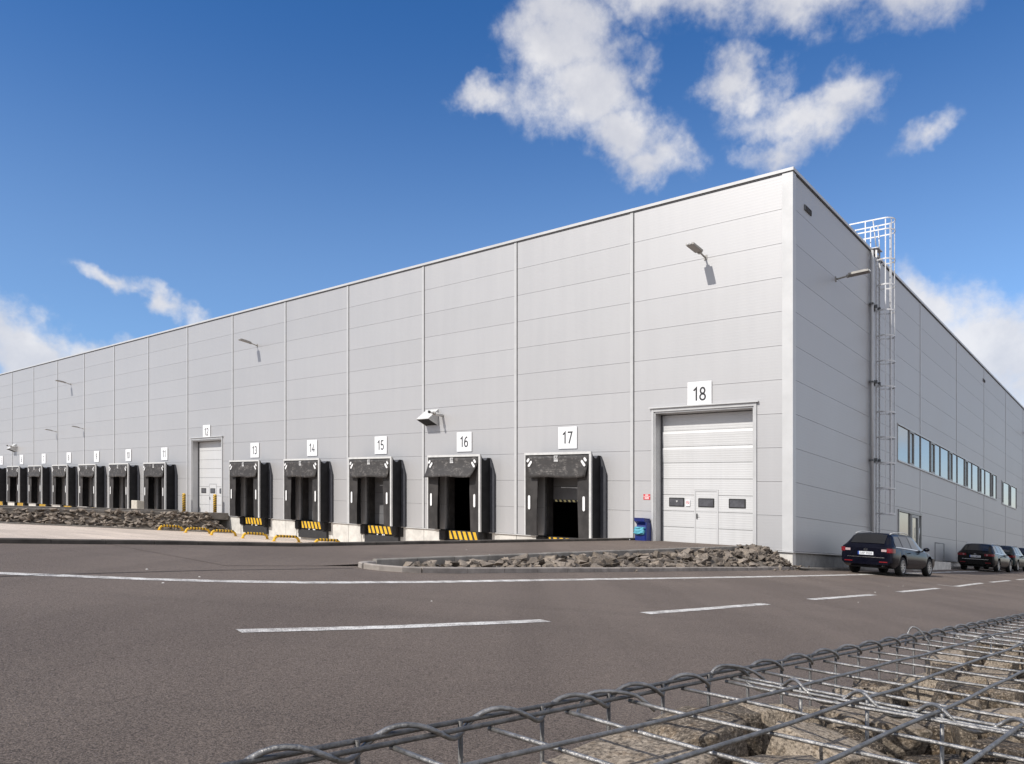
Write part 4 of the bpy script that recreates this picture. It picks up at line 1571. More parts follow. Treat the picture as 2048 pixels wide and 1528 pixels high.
# door 12 ramp with its rock bank
def ramp_z(v):
    return 0.0-0.037*max(0, v-0.3)
mb = MB()
mb.grid(axis(36.8, 43.4, 0, 0, 1, 1), axis(-0.5, 31, 0, 0, 1, 1), lambda a, b: (a, b, ramp_z(b)), M['asphalt'])
struct(put('ramp', mb))
kerb_run('ramp_kerb', [(36.75, 0.1), (36.75, 30)], lambda u, v: ramp_z(v)+0.12, 0.16, 0.14, 0.3, M['kerb'], 2.0)
kerb_run('ramp_kerb', [(43.45, 0.1), (43.45, 30)], lambda u, v: ramp_z(v)+0.12, 0.16, 0.14, 1.0, M['kerb'], 2.0)
kerb_run('bank_kerb', [(35.55, 0.9), (35.55, 30)], lambda u, v: YARD+0.08, 0.12, 0.1, 0.1, M['kerb'], 2.0)

# ------------------------------------------------------------------ rocks
def rock_mesh(name, seed, mat, flat=0.65, pts=16, detail=0, rough=0.0, block=False):
    r = random.Random(seed)
    bm = bmesh.new()
    if block:
        for k in range(8):
            c = Vector((((k & 1)-.5), ((k >> 1 & 1)-.5), ((k >> 2)-.5)))
            bm.verts.new((c.x*r.uniform(.55, 1), c.y*r.uniform(.55, 1), c.z*r.uniform(.72, 1)*flat))
    for k in range(6 if block else pts):
        d = Vector((r.gauss(0, 1), r.gauss(0, 1), r.gauss(0, 1))).normalized()
        m_ = max(abs(d.x), abs(d.y), abs(d.z))
        d = d*(0.5*(1-0.55)+0.5*0.55/m_)*r.uniform(0.8, 1.1)
        bm.verts.new((d.x, d.y*r.uniform(.8, 1.0), d.z*flat))
    bmesh.ops.convex_hull(bm, input=bm.verts[:])
    loose = [q for q in bm.verts if not q.link_faces]
    bmesh.ops.delete(bm, geom=loose, context='VERTS')
    ext = [max(q.co[i] for q in bm.verts)-min(q.co[i] for q in bm.verts) for i in range(3)]
    mid = [(max(q.co[i] for q in bm.verts)+min(q.co[i] for q in bm.verts))/2 for i in range(3)]
    for q in bm.verts:
        q.co = Vector(((q.co[0]-mid[0])/ext[0], (q.co[1]-mid[1])/ext[1], (q.co[2]-mid[2])/ext[2]*(1 if block else flat)))
    bmesh.ops.dissolve_limit(bm, angle_limit=R(9), verts=bm.verts[:], edges=bm.edges[:])
    if detail:
        bmesh.ops.bevel(bm, geom=bm.edges[:], offset=0.016, segments=1, affect='EDGES', profile=0.6)
        bmesh.ops.triangulate(bm, faces=bm.faces[:])
        for k in range(detail):
            lng = [e for e in bm.edges if e.calc_length() > 0.14/(1+k*0.9)]
            bmesh.ops.subdivide_edges(bm, edges=lng, cuts=1, use_grid_fill=True)
            bmesh.ops.triangulate(bm, faces=bm.faces[:])
        bm.normal_update()
        mv = []
        for q in bm.verts:
            p = q.co*3.2+Vector((seed*3.1, 0, 0))
            h = noise.fractal(p, 0.9, 2.1, 4)*rough + noise.noise(q.co*11+Vector((seed, 5, 0)))*rough*0.35
            mv.append(q.normal*h)
        for q, h in zip(bm.verts, mv):
            q.co += h
    me = bpy.data.meshes.new(name)
    bmesh.ops.recalc_face_normals(bm, faces=bm.faces[:])
    bm.to_mesh(me)
    if detail:
        for p in me.polygons:
            p.use_smooth = True
    me.materials.append(mat)
    bm.free()
    return me

ROCKS = [rock_mesh('rock', 100+k, M['rock'], random.uniform(.38, .7), 11) for k in range(14)]

def joined(name, items, parent):
    vs, fs = [], []
    for me, mat_ in items:
        o = len(vs)
        vs += [(mat_ @ q.co)[:] for q in me.vertices]
        fs += [tuple(i+o for i in p.vertices) for p in me.polygons]
    me = bpy.data.meshes.new(name)
    me.from_pydata(vs, [], fs)
    me.materials.append(M['granite_mass' if items[0][0].materials[0] == M['granite'] else 'rock_mass'])
    o = bpy.data.objects.new(name, me)
    COL.objects.link(o)
    o.parent = parent
    o['kind'] = 'stuff'
    return o

def scatter(rt, spots, keep, meshes, part='rock'):
    """spots: (u, v, z, size); the `keep` that show largest become parts, the others one joined part"""
    base = Vector(rt.location)
    camp = Vector((0, 0, EYE))
    ranked = sorted(spots, key=lambda s: -s[3]/(Vector(W(*s[:3]))-camp).length)
    rest = []
    for i, (u, v, z, s) in enumerate(ranked):
        me = rr.choice(meshes)
        rot = Matrix.Rotation(rr.uniform(0, 6.28), 4, 'Z') @ Matrix.Rotation(rr.uniform(-.6, .6), 4, 'X') @ Matrix.Rotation(rr.uniform(-.6, .6), 4, 'Y')
        sc = Matrix.Diagonal((s*rr.uniform(.85, 1.35), s*rr.uniform(.8, 1.1), s*rr.uniform(.8, 1.15), 1))
        mt = Matrix.Translation(Vector(W(u, v, z))-base) @ rot @ sc
        if i < keep:
            o = bpy.data.objects.new(part, me)
            COL.objects.link(o)
            o.parent = rt
            o.matrix_basis = mt
        else:
            rest.append((me, mt))
    if rest:
        joined('small_'+part+'s', rest, rt)

def bank_z(u, v):
    """surface of the stones on the island"""
    lo = road_z(u, v)+0.06
    hi = max(apron_z(v), road_z(u, v))+0.02
    top = hi-0.02
    t = min(max((u+0.06)/1.05, 0), 1)
    t = t**0.8
    z = lo+(top-lo)*t
    if v < 1.2:
        pass
    return z
isl = root('stone_island', (0.5, 8, bank_z(.5, 8)), 'wedge of broken grey brown rock between kerbs in front of door 18', 'rock bed')
mb = MB()
mb.grid(axis(-0.08, 1.1, 0, 0, 0.1, 0.1), axis(0.02, 17.6, 0, 0, 0.3, 0.3), lambda a, b: (a, b, bank_z(a, b)-0.07), M['soil'])
o = put('bed', mb)
o.parent = isl
o.location = Vector(W(0, 0, 0))-Vector(isl.location)
spots = []
v = 0.25
while v < 16.5:
    wide = 1.0 if v < 16.5 else 1.0-(v-16.5)*0.3
    for k in range(6):
        u = rr.uniform(-0.02, 1.04)
        if v > 16.6 and (u < 0.12+(v-16.6)*.25 or u > 1.0):
            continue
        vv = v+rr.uniform(-.1, .1)
        s = rr.choice((.13, .17, .21, .25, .30, .36))*rr.uniform(.85, 1.15)
        s *= 0.7 if v > 14 else 1.0
        dome = 0.02*math.sin(math.pi*min(max(u, 0), 1))-0.05*min(1, v/3)
        spots.append((u, vv, bank_z(u, vv)+dome+rr.uniform(-.05, .06)*(0.6 if v > 14 else 1), s))
    v += 0.19
for k in range(70):     # loose pile against the end of the plinth
    u, vv = rr.uniform(-0.05, 1.25), rr.uniform(0.0, 1.6)
    top = bank_z(max(u, 0), vv)
    spots.append((u, vv+0.12, top+rr.uniform(0, .1), rr.uniform(.14, .26)))
for k in range(14):
    spots.append((rr.uniform(-0.32, 0.0), rr.uniform(-0.9, 0.4), road_z(0, 0)+0.12, rr.uniform(.06, .13)))
scatter(isl, spots, 290, ROCKS)
for (u, v, s, lb) in ((-0.34, 2.3, .13, 'largest broken rock lying on the road against the island kerb'), (-0.42, 1.4, .1, 'flat broken rock on the road right of the largest fallen one'),
                      (-0.4, 0.6, .09, 'fallen rock on the road nearest the hall corner'), (-0.5, 2.0, .06, 'smallest fallen rock, lying farthest out on the road')):
    me = rr.choice(ROCKS)
    o = bpy.data.objects.new('loose_rock', me)
    COL.objects.link(o)
    o.location = W(u, v, road_z(u, v)+s*0.3)
    o.scale = (s, s, s)
    tag(o, lb, 'rock', 'rocks fallen on the road')

bank = root('rock_bank', (36.2, 8, YARD), 'dark rock bank along the ramp to door 12', 'rock bank')
def bank2(u, v):
    t = min(max((u-35.7)/0.95, 0), 1)
    e = min(1, max(0, (v-0.2)/1.4))
    return YARD+0.02+(ramp_z(v)+0.03-YARD)*t*e
mb = MB()
mb.grid(axis(35.65, 36.7, 0, 0, 0.15, 0.15), axis(0.2, 30, 0, 0, 0.6, 0.6), lambda a, b: (a, b, bank2(a, b)-0.06), M['soil'])
o = put('bed', mb)
o.parent = bank
o.location = Vector(W(0, 0, 0))-Vector(bank.location)
spots = []
v = 0.5
while v < 24:
    for k in range(8):
        u = rr.uniform(35.7, 36.66)
        vv = v+rr.uniform(-.15, .15)
        spots.append((u, vv, bank2(u, vv)+rr.uniform(-.04, .06), rr.uniform(.2, .4)))
    v += 0.24
scatter(bank, spots, 260, ROCKS)

# ------------------------------------------------------------------ parked cars
def lerp_table(tab, x):
    if x <= tab[0][0]:
        return tab[0][1:]
    for a, b in zip(tab, tab[1:]):
        if x <= b[0]:
            t = (x-a[0])/(b[0]-a[0])
            return tuple(p+(q-p)*t for p, q in zip(a[1:], b[1:]))
    return tab[-1][1:]

def make_car(name, at, yaw, label, group, P):
    """estate car; x forward from the rear bumper, y to the left (towards the hall), z up"""
    cy, sy = math.cos(yaw), math.sin(yaw)
    def T(x, y, z):
        # heading turned away from the wall by yaw
        n = x*cy + y*sy
        l = -x*sy + y*cy
        return (l, -n, z)
    r = root(name, at, label, 'car', group)
    ln = P['len']
    xr, xf, wr = P['axles']
    H_ = P['h']
    tab = P['table']      # x, sill half width, side half width, belt half width, roof half width, z belt, z roof
    RA = wr+0.055
    def zs(x):
        b = 0.24
        if x < 0.35: b = 0.24+0.10*(1-x/0.35)
        for xc in (xr, xf):
            d = abs(x-xc)
            if d < RA:
                b = max(b, wr+math.sqrt(RA*RA-d*d))
        return b
    def section(x):
        ws, wm, wb, wt, zb, zt = lerp_table(tab, x)
        z0 = zs(x)
        zm1 = max(0.42, z0+0.02)
        zm2 = max(0.66, z0+0.04)
        zb = max(zb, zm2+0.03)
        zt = max(zt, zb+0.012)
        cab = min(1, max(0, (zt-zb)/0.4))
        rt = (zt-zb)
        return [(0, z0), (ws*0.8, z0), (ws, z0+0.01), (wm*0.99, zm1), (wm, zm2), (wb+0.012, zb-0.03), (wb, zb),
                (wt+(wb-wt)*0.30+0.012*cab, zb+rt*0.62), (wt, zt-0.055*cab-0.005), (wt-0.09, zt-0.012*cab), (wt*0.45, zt+0.012*cab), (0, zt+0.016*cab)]
    xs = set([0, 0.02, 0.06, 0.12, 0.2, 0.3, 0.42, 0.55, 0.7, ln, ln-0.02, ln-0.06, ln-0.14, ln-0.26])
    for xc in (xr, xf):
        for k in range(-8, 9):
            xs.add(xc+RA*math.sin(math.pi/2*k/8))
    x = 0.8
    while x < ln-0.3:
        xs.add(x)
        x += 0.16
    xs = sorted(q for q in xs if 0 <= q <= ln)
    xs = [q for i, q in enumerate(xs) if i == 0 or q-xs[i-1] > 0.004]
    mb = MB()
    vs = []
    for x in xs:
        sec = section(x)
        vs += [T(x, y, z) for y, z in sec] + [T(x, -y, z) for y, z in sec[-2:0:-1]]
    k_ = 22
    fs = []
    for i in range(len(xs)-1):
        for j in range(k_):
            j2 = (j+1) % k_
            fs.append((i*k_+j, i*k_+j2, (i+1)*k_+j2, (i+1)*k_+j))
    fs += [tuple(range(k_)), tuple((len(xs)-1)*k_+j for j in range(k_))]
    mb.add(vs, fs, P['paint'], True)
    me = mb.mesh('body')
    fix_normals(me)
    me.set_sharp_from_angle(angle=R(32))
    body = link('body', me, r)
    # dark underside that closes the wheel wells
    mb = MB()
    q = [T(x, y, z) for z in (0.22, 0.70) for x, y in ((0.25, -0.62), (ln-0.25, -0.62), (ln-0.25, 0.62), (0.25, 0.62))]
    mb.add(q, [(0, 3, 2, 1), (4, 5, 6, 7), (0, 1, 5, 4), (1, 2, 6, 5), (2, 3, 7, 6), (3, 0, 4, 7)], M['rubber'])
    put('underbody', mb, r)
    # windows lie 4 mm proud of the body
    def side_pt(x, t, s):
        ws, wm, wb, wt, zb, zt = lerp_table(tab, x)
        cab = min(1, max(0, (zt-zb)/0.4))
        rt = zt-zb
        a, b, c = (wb, zb), (wt+(wb-wt)*0.30+0.012*cab, zb+rt*0.62), (wt, zt-0.055*cab-0.005)
        if t < 0.62:
            k = t/0.62
            y, z = a[0]+(b[0]-a[0])*k, a[1]+(b[1]-a[1])*k
        else:
            k = (t-0.62)/0.38
            y, z = b[0]+(c[0]-b[0])*k, b[1]+(c[1]-b[1])*k
        return T(x, s*(y+0.006), z+0.002)
    for s in (1, -1):
        mb = MB()
        w0, w1 = P['glass']
        n = 30
        vs, fs = [], []
        for i in range(n+1):
            x = w0-0.03+(w1+0.06-w0)*i/n
            vs += [side_pt(x, 0.02, s), side_pt(x, 0.075, s)]
        for i in range(n):
            fs.append((2*i, 2*i+1, 2*i+3, 2*i+2))
        mb.add(vs, fs, M['chrome'], True)
        put('window_trim', mb, r, fix=False)
        cuts = P['cuts']
        for c0, c1 in zip(cuts, cuts[1:]):
            mb = MB()
            n = 10
            vs, fs = [], []
            a0, a1 = c0+0.035, c1-0.035
            for i in range(n+1):
                x = a0+(a1-a0)*i/n
                top = 0.90
                # rounded rear corner, raked front edge
                if c0 == cuts[0]:
                    top = min(top, 0.30+0.6*min(1, ((x-a0)/0.22))**0.6)
                for t in (0.09, 0.36, 0.62, 0.76, top):
                    vs.append(side_pt(x, min(t, top), s))
            for i in range(n):
                for j in range(4):
                    fs.append((i*5+j, i*5+5+j, i*5+6+j, i*5+1+j))
            mb.add(vs, fs, M['carglass'], True)
            put('side_window', mb, r, fix=False)
    def top_strip(x0, x1, wk, name, n=8):
        mb = MB()
        vs, fs = [], []
        for i in range(n+1):
            x = x0+(x1-x0)*i/n
            ws, wm, wb, wt, zb, zt = lerp_table(tab, x)
            cab = min(1, max(0, (zt-zb)/0.4))
            prof = [(wt-0.05, zt-0.010*cab-0.004), (wt-0.09, zt-0.012*cab), (wt*0.45, zt+0.012*cab), (0, zt+0.016*cab)]
            dx = -0.012 if x1 < 1.2 else 0.012
            row = [T(x+dx, y*wk, z+0.012) for y, z in prof] + [T(x+dx, -y*wk, z+0.012) for y, z in prof[-2::-1]]
            vs += row
        m_ = 7
        for i in range(n):
            for j in range(m_-1):
                fs.append((i*m_+j, i*m_+j+1, (i+1)*m_+j+1, (i+1)*m_+j))
        mb.add(vs, fs, M['carglass'], True)
        return put(name, mb, r, fix=False)
    top_strip(*P['rearglass'], 0.93, 'rear_window')
    top_strip(*P['frontglass'], 0.94, 'windscreen')
    # wheels
    for xc in (xr, xf):
        for s in (1, -1):
            mb = MB()
            prof = [(0.55, -0.10), (0.80, -0.105), (0.96, -0.10), (1.0, -0.06), (1.0, 0.06), (0.96, 0.10), (0.80, 0.105), (0.66, 0.098)]
            n = 28
            vs = []
            for q in range(n):
                a = 2*math.pi*q/n
                vs += [T(xc+wr*p*math.cos(a), s*(0.775+o), wr+wr*p*math.sin(a)) for p, o in prof]
            m_ = len(prof)
            fs = [(q*m_+j, q*m_+j+1, ((q+1) % n)*m_+j+1, ((q+1) % n)*m_+j) for q in range(n) for j in range(m_-1)]
            mb.add(vs, fs, M['tyre'], True)
            wh = put('wheel', mb, r)
            mb = MB()
            ring = [(0.69, 0.10), (0.66, 0.103), (0.62, 0.085), (0.60, 0.04), (0.18, 0.035)]
            vs = []
            for q in range(n):
                a = 2*math.pi*q/n
                vs += [T(xc+wr*p*math.cos(a), s*(0.775+o), wr+wr*p*math.sin(a)) for p, o in ring]
            m_ = len(ring)
            f1 = [(q*m_+j, q*m_+j+1, ((q+1) % n)*m_+j+1, ((q+1) % n)*m_+j) for q in range(n) for j in range(2)]
            mb.add(vs, f1, M['alloy'], True)
            f2 = [(q*m_+j, q*m_+j+1, ((q+1) % n)*m_+j+1, ((q+1) % n)*m_+j) for q in range(n) for j in range(2, 4)]
            mb.add(vs, f2, M['tyre'], True)
            ns_ = P['spokes']
            for q in range(ns_):
                a = 2*math.pi*q/ns_
                d, t = (math.cos(a), math.sin(a)), (-math.sin(a), math.cos(a))
                w0, w1 = 0.075, 0.05
                vs = []
                for p, ww, o in ((0.05, w0, 0.088), (0.66, w1, 0.095)):
                    for e, oo in ((-1, o), (1, o), (1, o-0.03), (-1, o-0.03)):
                        vs.append(T(xc+wr*(p*d[0]+e*ww*t[0]), s*(0.775+oo), wr+wr*(p*d[1]+e*ww*t[1])))
                mb.add(vs, [(0, 1, 5, 4), (1, 2, 6, 5), (3, 0, 4, 7), (0, 3, 2, 1), (4, 5, 6, 7)], M['alloy'])
            vs = [T(xc+wr*0.2*math.cos(2*math.pi*q/12), s*(0.775+0.092), wr+wr*0.2*math.sin(2*math.pi*q/12)) for q in range(12)]
            mb.add(vs, [tuple(range(12))], M['alloy'])
            put('rim', mb, wh)
    # roof rails
    for s in (1, -1):
        mb = MB()
        pts = []
        for i in range(13):
            x = P['rail'][0]+(P['rail'][1]-P['rail'][0])*i/12
            ws, wm, wb, wt, zb, zt = lerp_table(tab, x)
            lift = 0.045*min(1, 4*min(i, 12-i)/12)
            pts.append(T(x, s*(wt-0.05), zt+lift))
        mb.tube(pts, 0.016, M['frame'], 6)
        put('roof_rail', mb, r)
    # tail lamps wrap the rear corners
    def rear_x(z):
        return P['rearx'](z)
    for s in (1, -1):
        for z0, z1, y0, y1, m_, nm in P['lamps']:
            mb = MB()
            n = 8
            vs, fs = [], []
            for i in range(n+1):
                y = y0+(y1-y0)*i/n
                for z in (z0, (z0+z1)/2, z1):
                    edge = lerp_table(tab, 0.05)[1]
                    # follow the corner: past the edge the lamp runs forward along the side
                    if y <= edge-0.06:
                        vs.append(T(rear_x(z)-0.014, s*y, z))
                    else:
                        k = y-(edge-0.06)
                        xx = rear_x(z)+max(0, k-0.02)*1.0
                        yy = min(edge+0.02, lerp_table(tab, max(xx, 0.05))[1]+0.006)
                        yy = min(y, yy)
                        vs.append(T(xx-0.014 if k < 0.05 else xx, s*(yy+0.004), z))
            for i in range(n):
                for j in range(2):
                    fs.append((i*3+j, i*3+j+1, i*3+4+j, i*3+3+j))
            mb.add(vs, fs, m_, True)
            put(nm, mb, r, fix=False)
    def rear_quad(mb, y0, y1, z0, z1, m_, out=0.016):
        mb.add([T(rear_x(z0)-out, y0, z0), T(rear_x(z0)-out, y1, z0), T(rear_x(z1)-out, y1, z1), T(rear_x(z1)-out, y0, z1)], [(0, 1, 2, 3)], m_)
    # number plate
    mb = MB()
    zc = P['platez']
    rear_quad(mb, -0.26, 0.26, zc, zc+0.115, M['plate'], 0.022)
    rear_quad(mb, 0.215, 0.26, zc, zc+0.115, M['plateblue'], 0.024)
    plate = put('number_plate', mb, r, fix=False)
    mb = MB()
    text(mb, P['plate'], lambda x, y: T(rear_x(zc+0.02+y)-0.025, -x-0.02, zc+0.02+y), 0.075, 0.40, M['ink'])
    put('lettering', mb, plate, fix=False)
    # emblem
    mb = MB()
    ez = P['embz']
    n = 20
    vs = [T(rear_x(ez)-0.02, 0.062*math.cos(2*math.pi*q/n)*k, ez+0.05*math.sin(2*math.pi*q/n)*k) for k in (1, 0.8) for q in range(n)]
    mb.add(vs, [(q, (q+1) % n, n+(q+1) % n, n+q) for q in range(n)], M['chrome'])
    if P['emb'] == 'wing':
        pts = [(-.05, .016), (-.02, .016), (0, -.006), (.02, .016), (.05, .016), (.022, .004), (0, -.022), (-.022, .004)]
        mb.add([T(rear_x(ez)-0.021, y, ez+z) for y, z in pts], [(0, 1, 7), (1, 2, 6, 7), (2, 3, 5, 6), (3, 4, 5)], M['chrome'])
    else:
        for pts in ([(-.03, .035), (-.018, .035), (0, .008), (.018, .035), (.03, .035), (0, -.004)], [(-.042, .01), (-.02, -.035), (0, -.008), (.02, -.035), (.042, .01), (.02, -.02), (0, .004), (-.02, -.02)]):
            mb.add([T(rear_x(ez)-0.021, y, ez+z) for y, z in pts], [tuple(range(len(pts)))], M['chrome'])
    put('emblem', mb, r, fix=False)
    # bumper strip, reflectors, tailpipe
    mb = MB()
    rear_quad(mb, -0.62, 0.62, P['stripz'], P['stripz']+0.02, M['chrome'], 0.018)
    put('bumper_strip', mb, r, fix=False)
    for s in (1, -1):
        mb = MB()
        rear_quad(mb, s*0.45, s*0.72, 0.42, 0.455, M['tail'], 0.02)
        put('reflector', mb, r, fix=False)
    mb = MB()
    pts = [T(-0.03, -0.55, 0.30), T(0.2, -0.55, 0.30)]
    mb.tube(pts, 0.042, M['chrome'], 10, False)
    mb.tube([T(0.0, -0.55, 0.30), T(0.15, -0.55, 0.30)], 0.036, M['black'], 10)
    put('tailpipe', mb, r)
    # door mirrors
    for s in (1, -1):
        mb = MB()
        xm = P['mirror']
        ws, wm, wb, wt, zb, zt = lerp_table(tab, xm)
        c = Vector((xm, s*(wb+0.13), zb+0.09))
        bm = bmesh.new()
        bmesh.ops.create_icosphere(bm, subdivisions=2, radius=1)
        bm.verts.index_update()
        mb.add([T(c.x+0.075*q.co.x, c.y+0.115*q.co.y, c.z+0.075*q.co.z) for q in bm.verts], [[q.index for q in f_.verts] for f_ in bm.faces], P['paint'], True)
        bm.free()
        mb.tube([T(xm+0.02, s*(wb-0.03), zb+0.02), T(xm+0.02, s*(wb+0.09), zb+0.07)], 0.025, M['black'], 6)
        put('mirror', mb, r)
    # handles and door gaps
    for s in (1, -1):
        for xh in P['handles']:
            mb = MB()
            y = lerp_table(tab, xh)[1]
            mb.tube([T(xh-0.09, s*(y-0.005), 0.80), T(xh, s*(y+0.022), 0.805), T(xh+0.09, s*(y-0.005), 0.80)], 0.014, P['handle_m'], 6)
            put('door_handle', mb, r)
    return r

estate = [(0.0, 0.72, 0.80, 0.74, 0.62, 0.86, 0.90), (0.05, 0.76, 0.85, 0.80, 0.66, 0.93, 0.97), (0.12, 0.78, 0.865, 0.82, 0.66, 0.955, 1.03), (0.30, 0.80, 0.88, 0.835, 0.645, 0.96, 1.20),
          (0.52, 0.80, 0.89, 0.835, 0.63, 0.955, 1.375), (0.66, 0.80, 0.893, 0.835, 0.625, 0.95, 1.425), (1.2, 0.80, 0.895, 0.84, 0.63, 0.935, 1.455), (2.0, 0.80, 0.895, 0.84, 0.63, 0.91, 1.465),
          (2.6, 0.80, 0.895, 0.84, 0.62, 0.89, 1.44), (2.95, 0.80, 0.895, 0.835, 0.60, 0.885, 1.36), (3.35, 0.80, 0.89, 0.825, 0.60, 0.88, 1.13), (3.62, 0.80, 0.885, 0.81, 0.62, 0.87, 0.965),
          (4.1, 0.79, 0.875, 0.76, 0.58, 0.82, 0.87), (4.45, 0.77, 0.84, 0.70, 0.50, 0.75, 0.79), (4.65, 0.70, 0.77, 0.62, 0.44, 0.66, 0.70), (4.77, 0.58, 0.64, 0.52, 0.38, 0.56, 0.60)]
def rearx(z):
    # rear face of the tail: bumper stands proud, tailgate leans forward
    if z < 0.90: return 0.0
    if z < 0.97: return (z-0.90)/0.07*0.05
    return 0.05+(z-0.97)*0.72
carA = dict(len=4.77, axles=(1.02, 3.76, 0.325), h=1.46, table=estate, paint=M['navy'], glass=(0.48, 3.42), cuts=(0.46, 1.12, 1.98, 3.30),
            rearglass=(0.15, 0.55), frontglass=(2.80, 3.58), rail=(0.62, 2.45), rearx=rearx, spokes=10, platez=0.66, plate='1AP 7026', embz=0.835, emb='wing', stripz=0.575, mirror=3.12,
            handles=(1.62, 2.55), handle_m=M['navy'],
            lamps=[(0.79, 0.87, 0.52, 0.69, M['tailclear'], 'reverse_lamp'), (0.76, 0.905, 0.70, 1.12, M['tail'], 'tail_lamp')])
z1 = road_z(-1.75, -4.4)
make_car('parked_car', (-1.75, -2.1, z1), 0.08, 'dark blue estate car parked nearest, beside the caged ladder', 'cars parked along the side wall', carA)
carB = dict(carA, paint=M['blackcar'], spokes=7, plate='4A1 8872', emb='ring', embz=0.86, platez=0.70, stripz=0.60, handle_m=M['blackcar'],
            lamps=[(0.79, 0.91, 0.42, 0.66, M['tail'], 'tail_lamp'), (0.79, 0.91, 0.66, 1.02, M['tail'], 'tail_lamp')])
b = make_car('parked_car', (-1.7, -21.0, road_z(-1.7, -23.4)), 0.05, 'black estate car parked second along the side wall', 'cars parked along the side wall', carB)
for s in (1, -1):
    for y in (0.55, 0.76):
        mb = MB()
        n = 14
        cy, sy = math.cos(0.05), math.sin(0.05)
        def TT(x, y_, z): return (-x*sy+y_*cy, -(x*cy+y_*sy), z)
        mb.add([TT(-0.017+(0.0 if y < 0.7 else 0.02), s*(y+0.042*math.cos(2*math.pi*q/n)*k), 0.85+0.042*math.sin(2*math.pi*q/n)*k) for k in (1, 0.55) for q in range(n)],
               [(q, (q+1) % n, n+(q+1) % n, n+q) for q in range(n)], M['tailclear'])
        put('lamp_ring', mb, b, fix=False)
hatch = [(x*0.86, a, b_, c, d, e, f_+0.02) for x, a, b_, c, d, e, f_ in estate]
carC = dict(carB, paint=M['greencar'], table=hatch, len=4.77*0.86, axles=(0.82, 3.35, 0.31), glass=(0.42, 2.94), cuts=(0.40, 0.96, 1.70, 2.84), rearglass=(0.13, 0.47), frontglass=(2.41, 3.08),
            rail=(0.54, 2.1), mirror=2.68, handles=(1.4, 2.2), handle_m=M['greencar'], plate='3S6 4410')
make_car('parked_car', (-1.7, -27.6, road_z(-1.7, -29.6)), 0.05, 'dark green car parked third, just ahead of the black estate', 'cars parked along the side wall', carC)
carD = dict(carB, plate='5AK 1207')
make_car('parked_car', (-1.7, -33.4, road_z(-1.7, -35.6)), 0.04, 'black car farthest along the wall, cut by the picture edge', 'cars parked along the side wall', carD)

# ------------------------------------------------------------------ gabion in the foreground
GW, GT, GB = 9.628, -0.154, -1.12     # distance out from the hall side line, top, bottom
V0, V1 = 27.2, 20.4                   # ends of the basket row
gab = root('gabion_wall', (-GW, 25.0, GB), 'wire mesh gabion filled with granite lumps beside the road', 'gabion')
gw = M['wire']
RW = 0.00205
gm = plain('dull_wire', (0.215, 0.208, 0.20), 0.5, 0.6, 0.3, 70, 0.3, 300)
gd = plain('weathered_wire', (0.13, 0.125, 0.12), 0.5, 0.6, 0.35, 70, 0.3, 300)
def wob(p, k, amp=0.0022):
    return (p[0]+amp*noise.noise((p[0]*7+k, p[1]*7, k*3.3)), p[1]+amp*noise.noise((p[1]*7, k, p[0]*5)), p[2]+amp*1.4*noise.noise((p[1]*5+k*2.1, p[0]*5, k)))
def gput(name, mb, fix=False):
    o = put(name, mb, fix=fix)
    o.parent = gab
    o.location = Vector(W(0, 0, 0))-Vector(gab.location)
    return o
def line(a, b, n):
    return [tuple(a[i]+(b[i]-a[i])*k/n for i in range(3)) for k in range(n+1)]
kk = 0
def sag(w, v):
    return GT + 0.004*noise.noise((w*2.3, v*1.7, 9)) - 0.0035
DIA = [26.305, 25.355, 24.40, 23.45, 22.5, 21.55]
# long wires of the lid (and of the front face)
for k in range(15):
    w_ = 9.642+0.0725*k
    kk += 1
    mb = MB()
    mb.tube([wob((-w_, p[1], sag(w_, p[1])+0.004 if k else GT), kk, 0.0022 if k else 0.0008) for p in line((0, V0, 0), (0, V1, 0), 90)], RW, gm if k else gd, 7)
    gput('lid_wire', mb)
mb = MB()
mb.tube([wob((-GW, p[1], GT+0.002), 77, 0.0008) for p in line((0, V0, 0), (0, V1, 0), 90)], RW*1.05, gd, 7)
gput('face_wire', mb)
for j in range(1, 10):
    mb = MB()
    mb.tube([wob((-GW, p[1], GT-0.1*j), 200+j) for p in line((0, V0, 0), (0, V1, 0), 60)], RW, gd, 6)
    gput('face_wire', mb)
# cross wires of the lid
v = 27.079
i = 0
while v > V1:
    kk += 1
    mb = MB()
    mb.tube([wob((-p[0], v, sag(p[0], v)), kk) for p in line((9.640, 0, 0), (10.65, 0, 0), 26)], RW, gw, 7)
    gput('cross_wire', mb)
    mb = MB()
    mb.tube([wob((-GW-0.002, v+0.021, p[2]), 300+kk, 0.001) for p in line((0, 0, GT+0.003), (0, 0, GB), 6)], RW, gd, 7)
    gput('upright_wire', mb)
    v -= 0.1
# lacing spiral on the front rim: two wires bound together
def spiral(p0, p1, pitch, rad, near, phase, steps=14):
    p0, p1 = Vector(p0), Vector(p1)
    ln_ = (p1-p0).length
    d = (p1-p0)/ln_
    n = int(ln_/pitch*steps)
    near = Vector(near)
    out = []
    for q in range(n+1):
        s = ln_*q/n
        a = 2*math.pi*(s/pitch)+phase
        up = math.cos(a)
        out.append(p0+d*s+Vector((0, 0, 1))*rad*(up*1.0+0.1)+near*rad*1.05*math.sin(a))
    return out
mb = MB()
mb.tube(spiral((-9.635, 25.895+0.1*13-0.0, GT), (-9.635, V1, GT), 0.1, 0.0082, (-1, 0, 0), -2*math.pi*0.36), RW*1.08, plain('lacing_wire', (0.24, 0.235, 0.23), 0.45, 0.7, 0.3, 70, 0.3, 300), 7)
gput('lacing_spiral', mb)
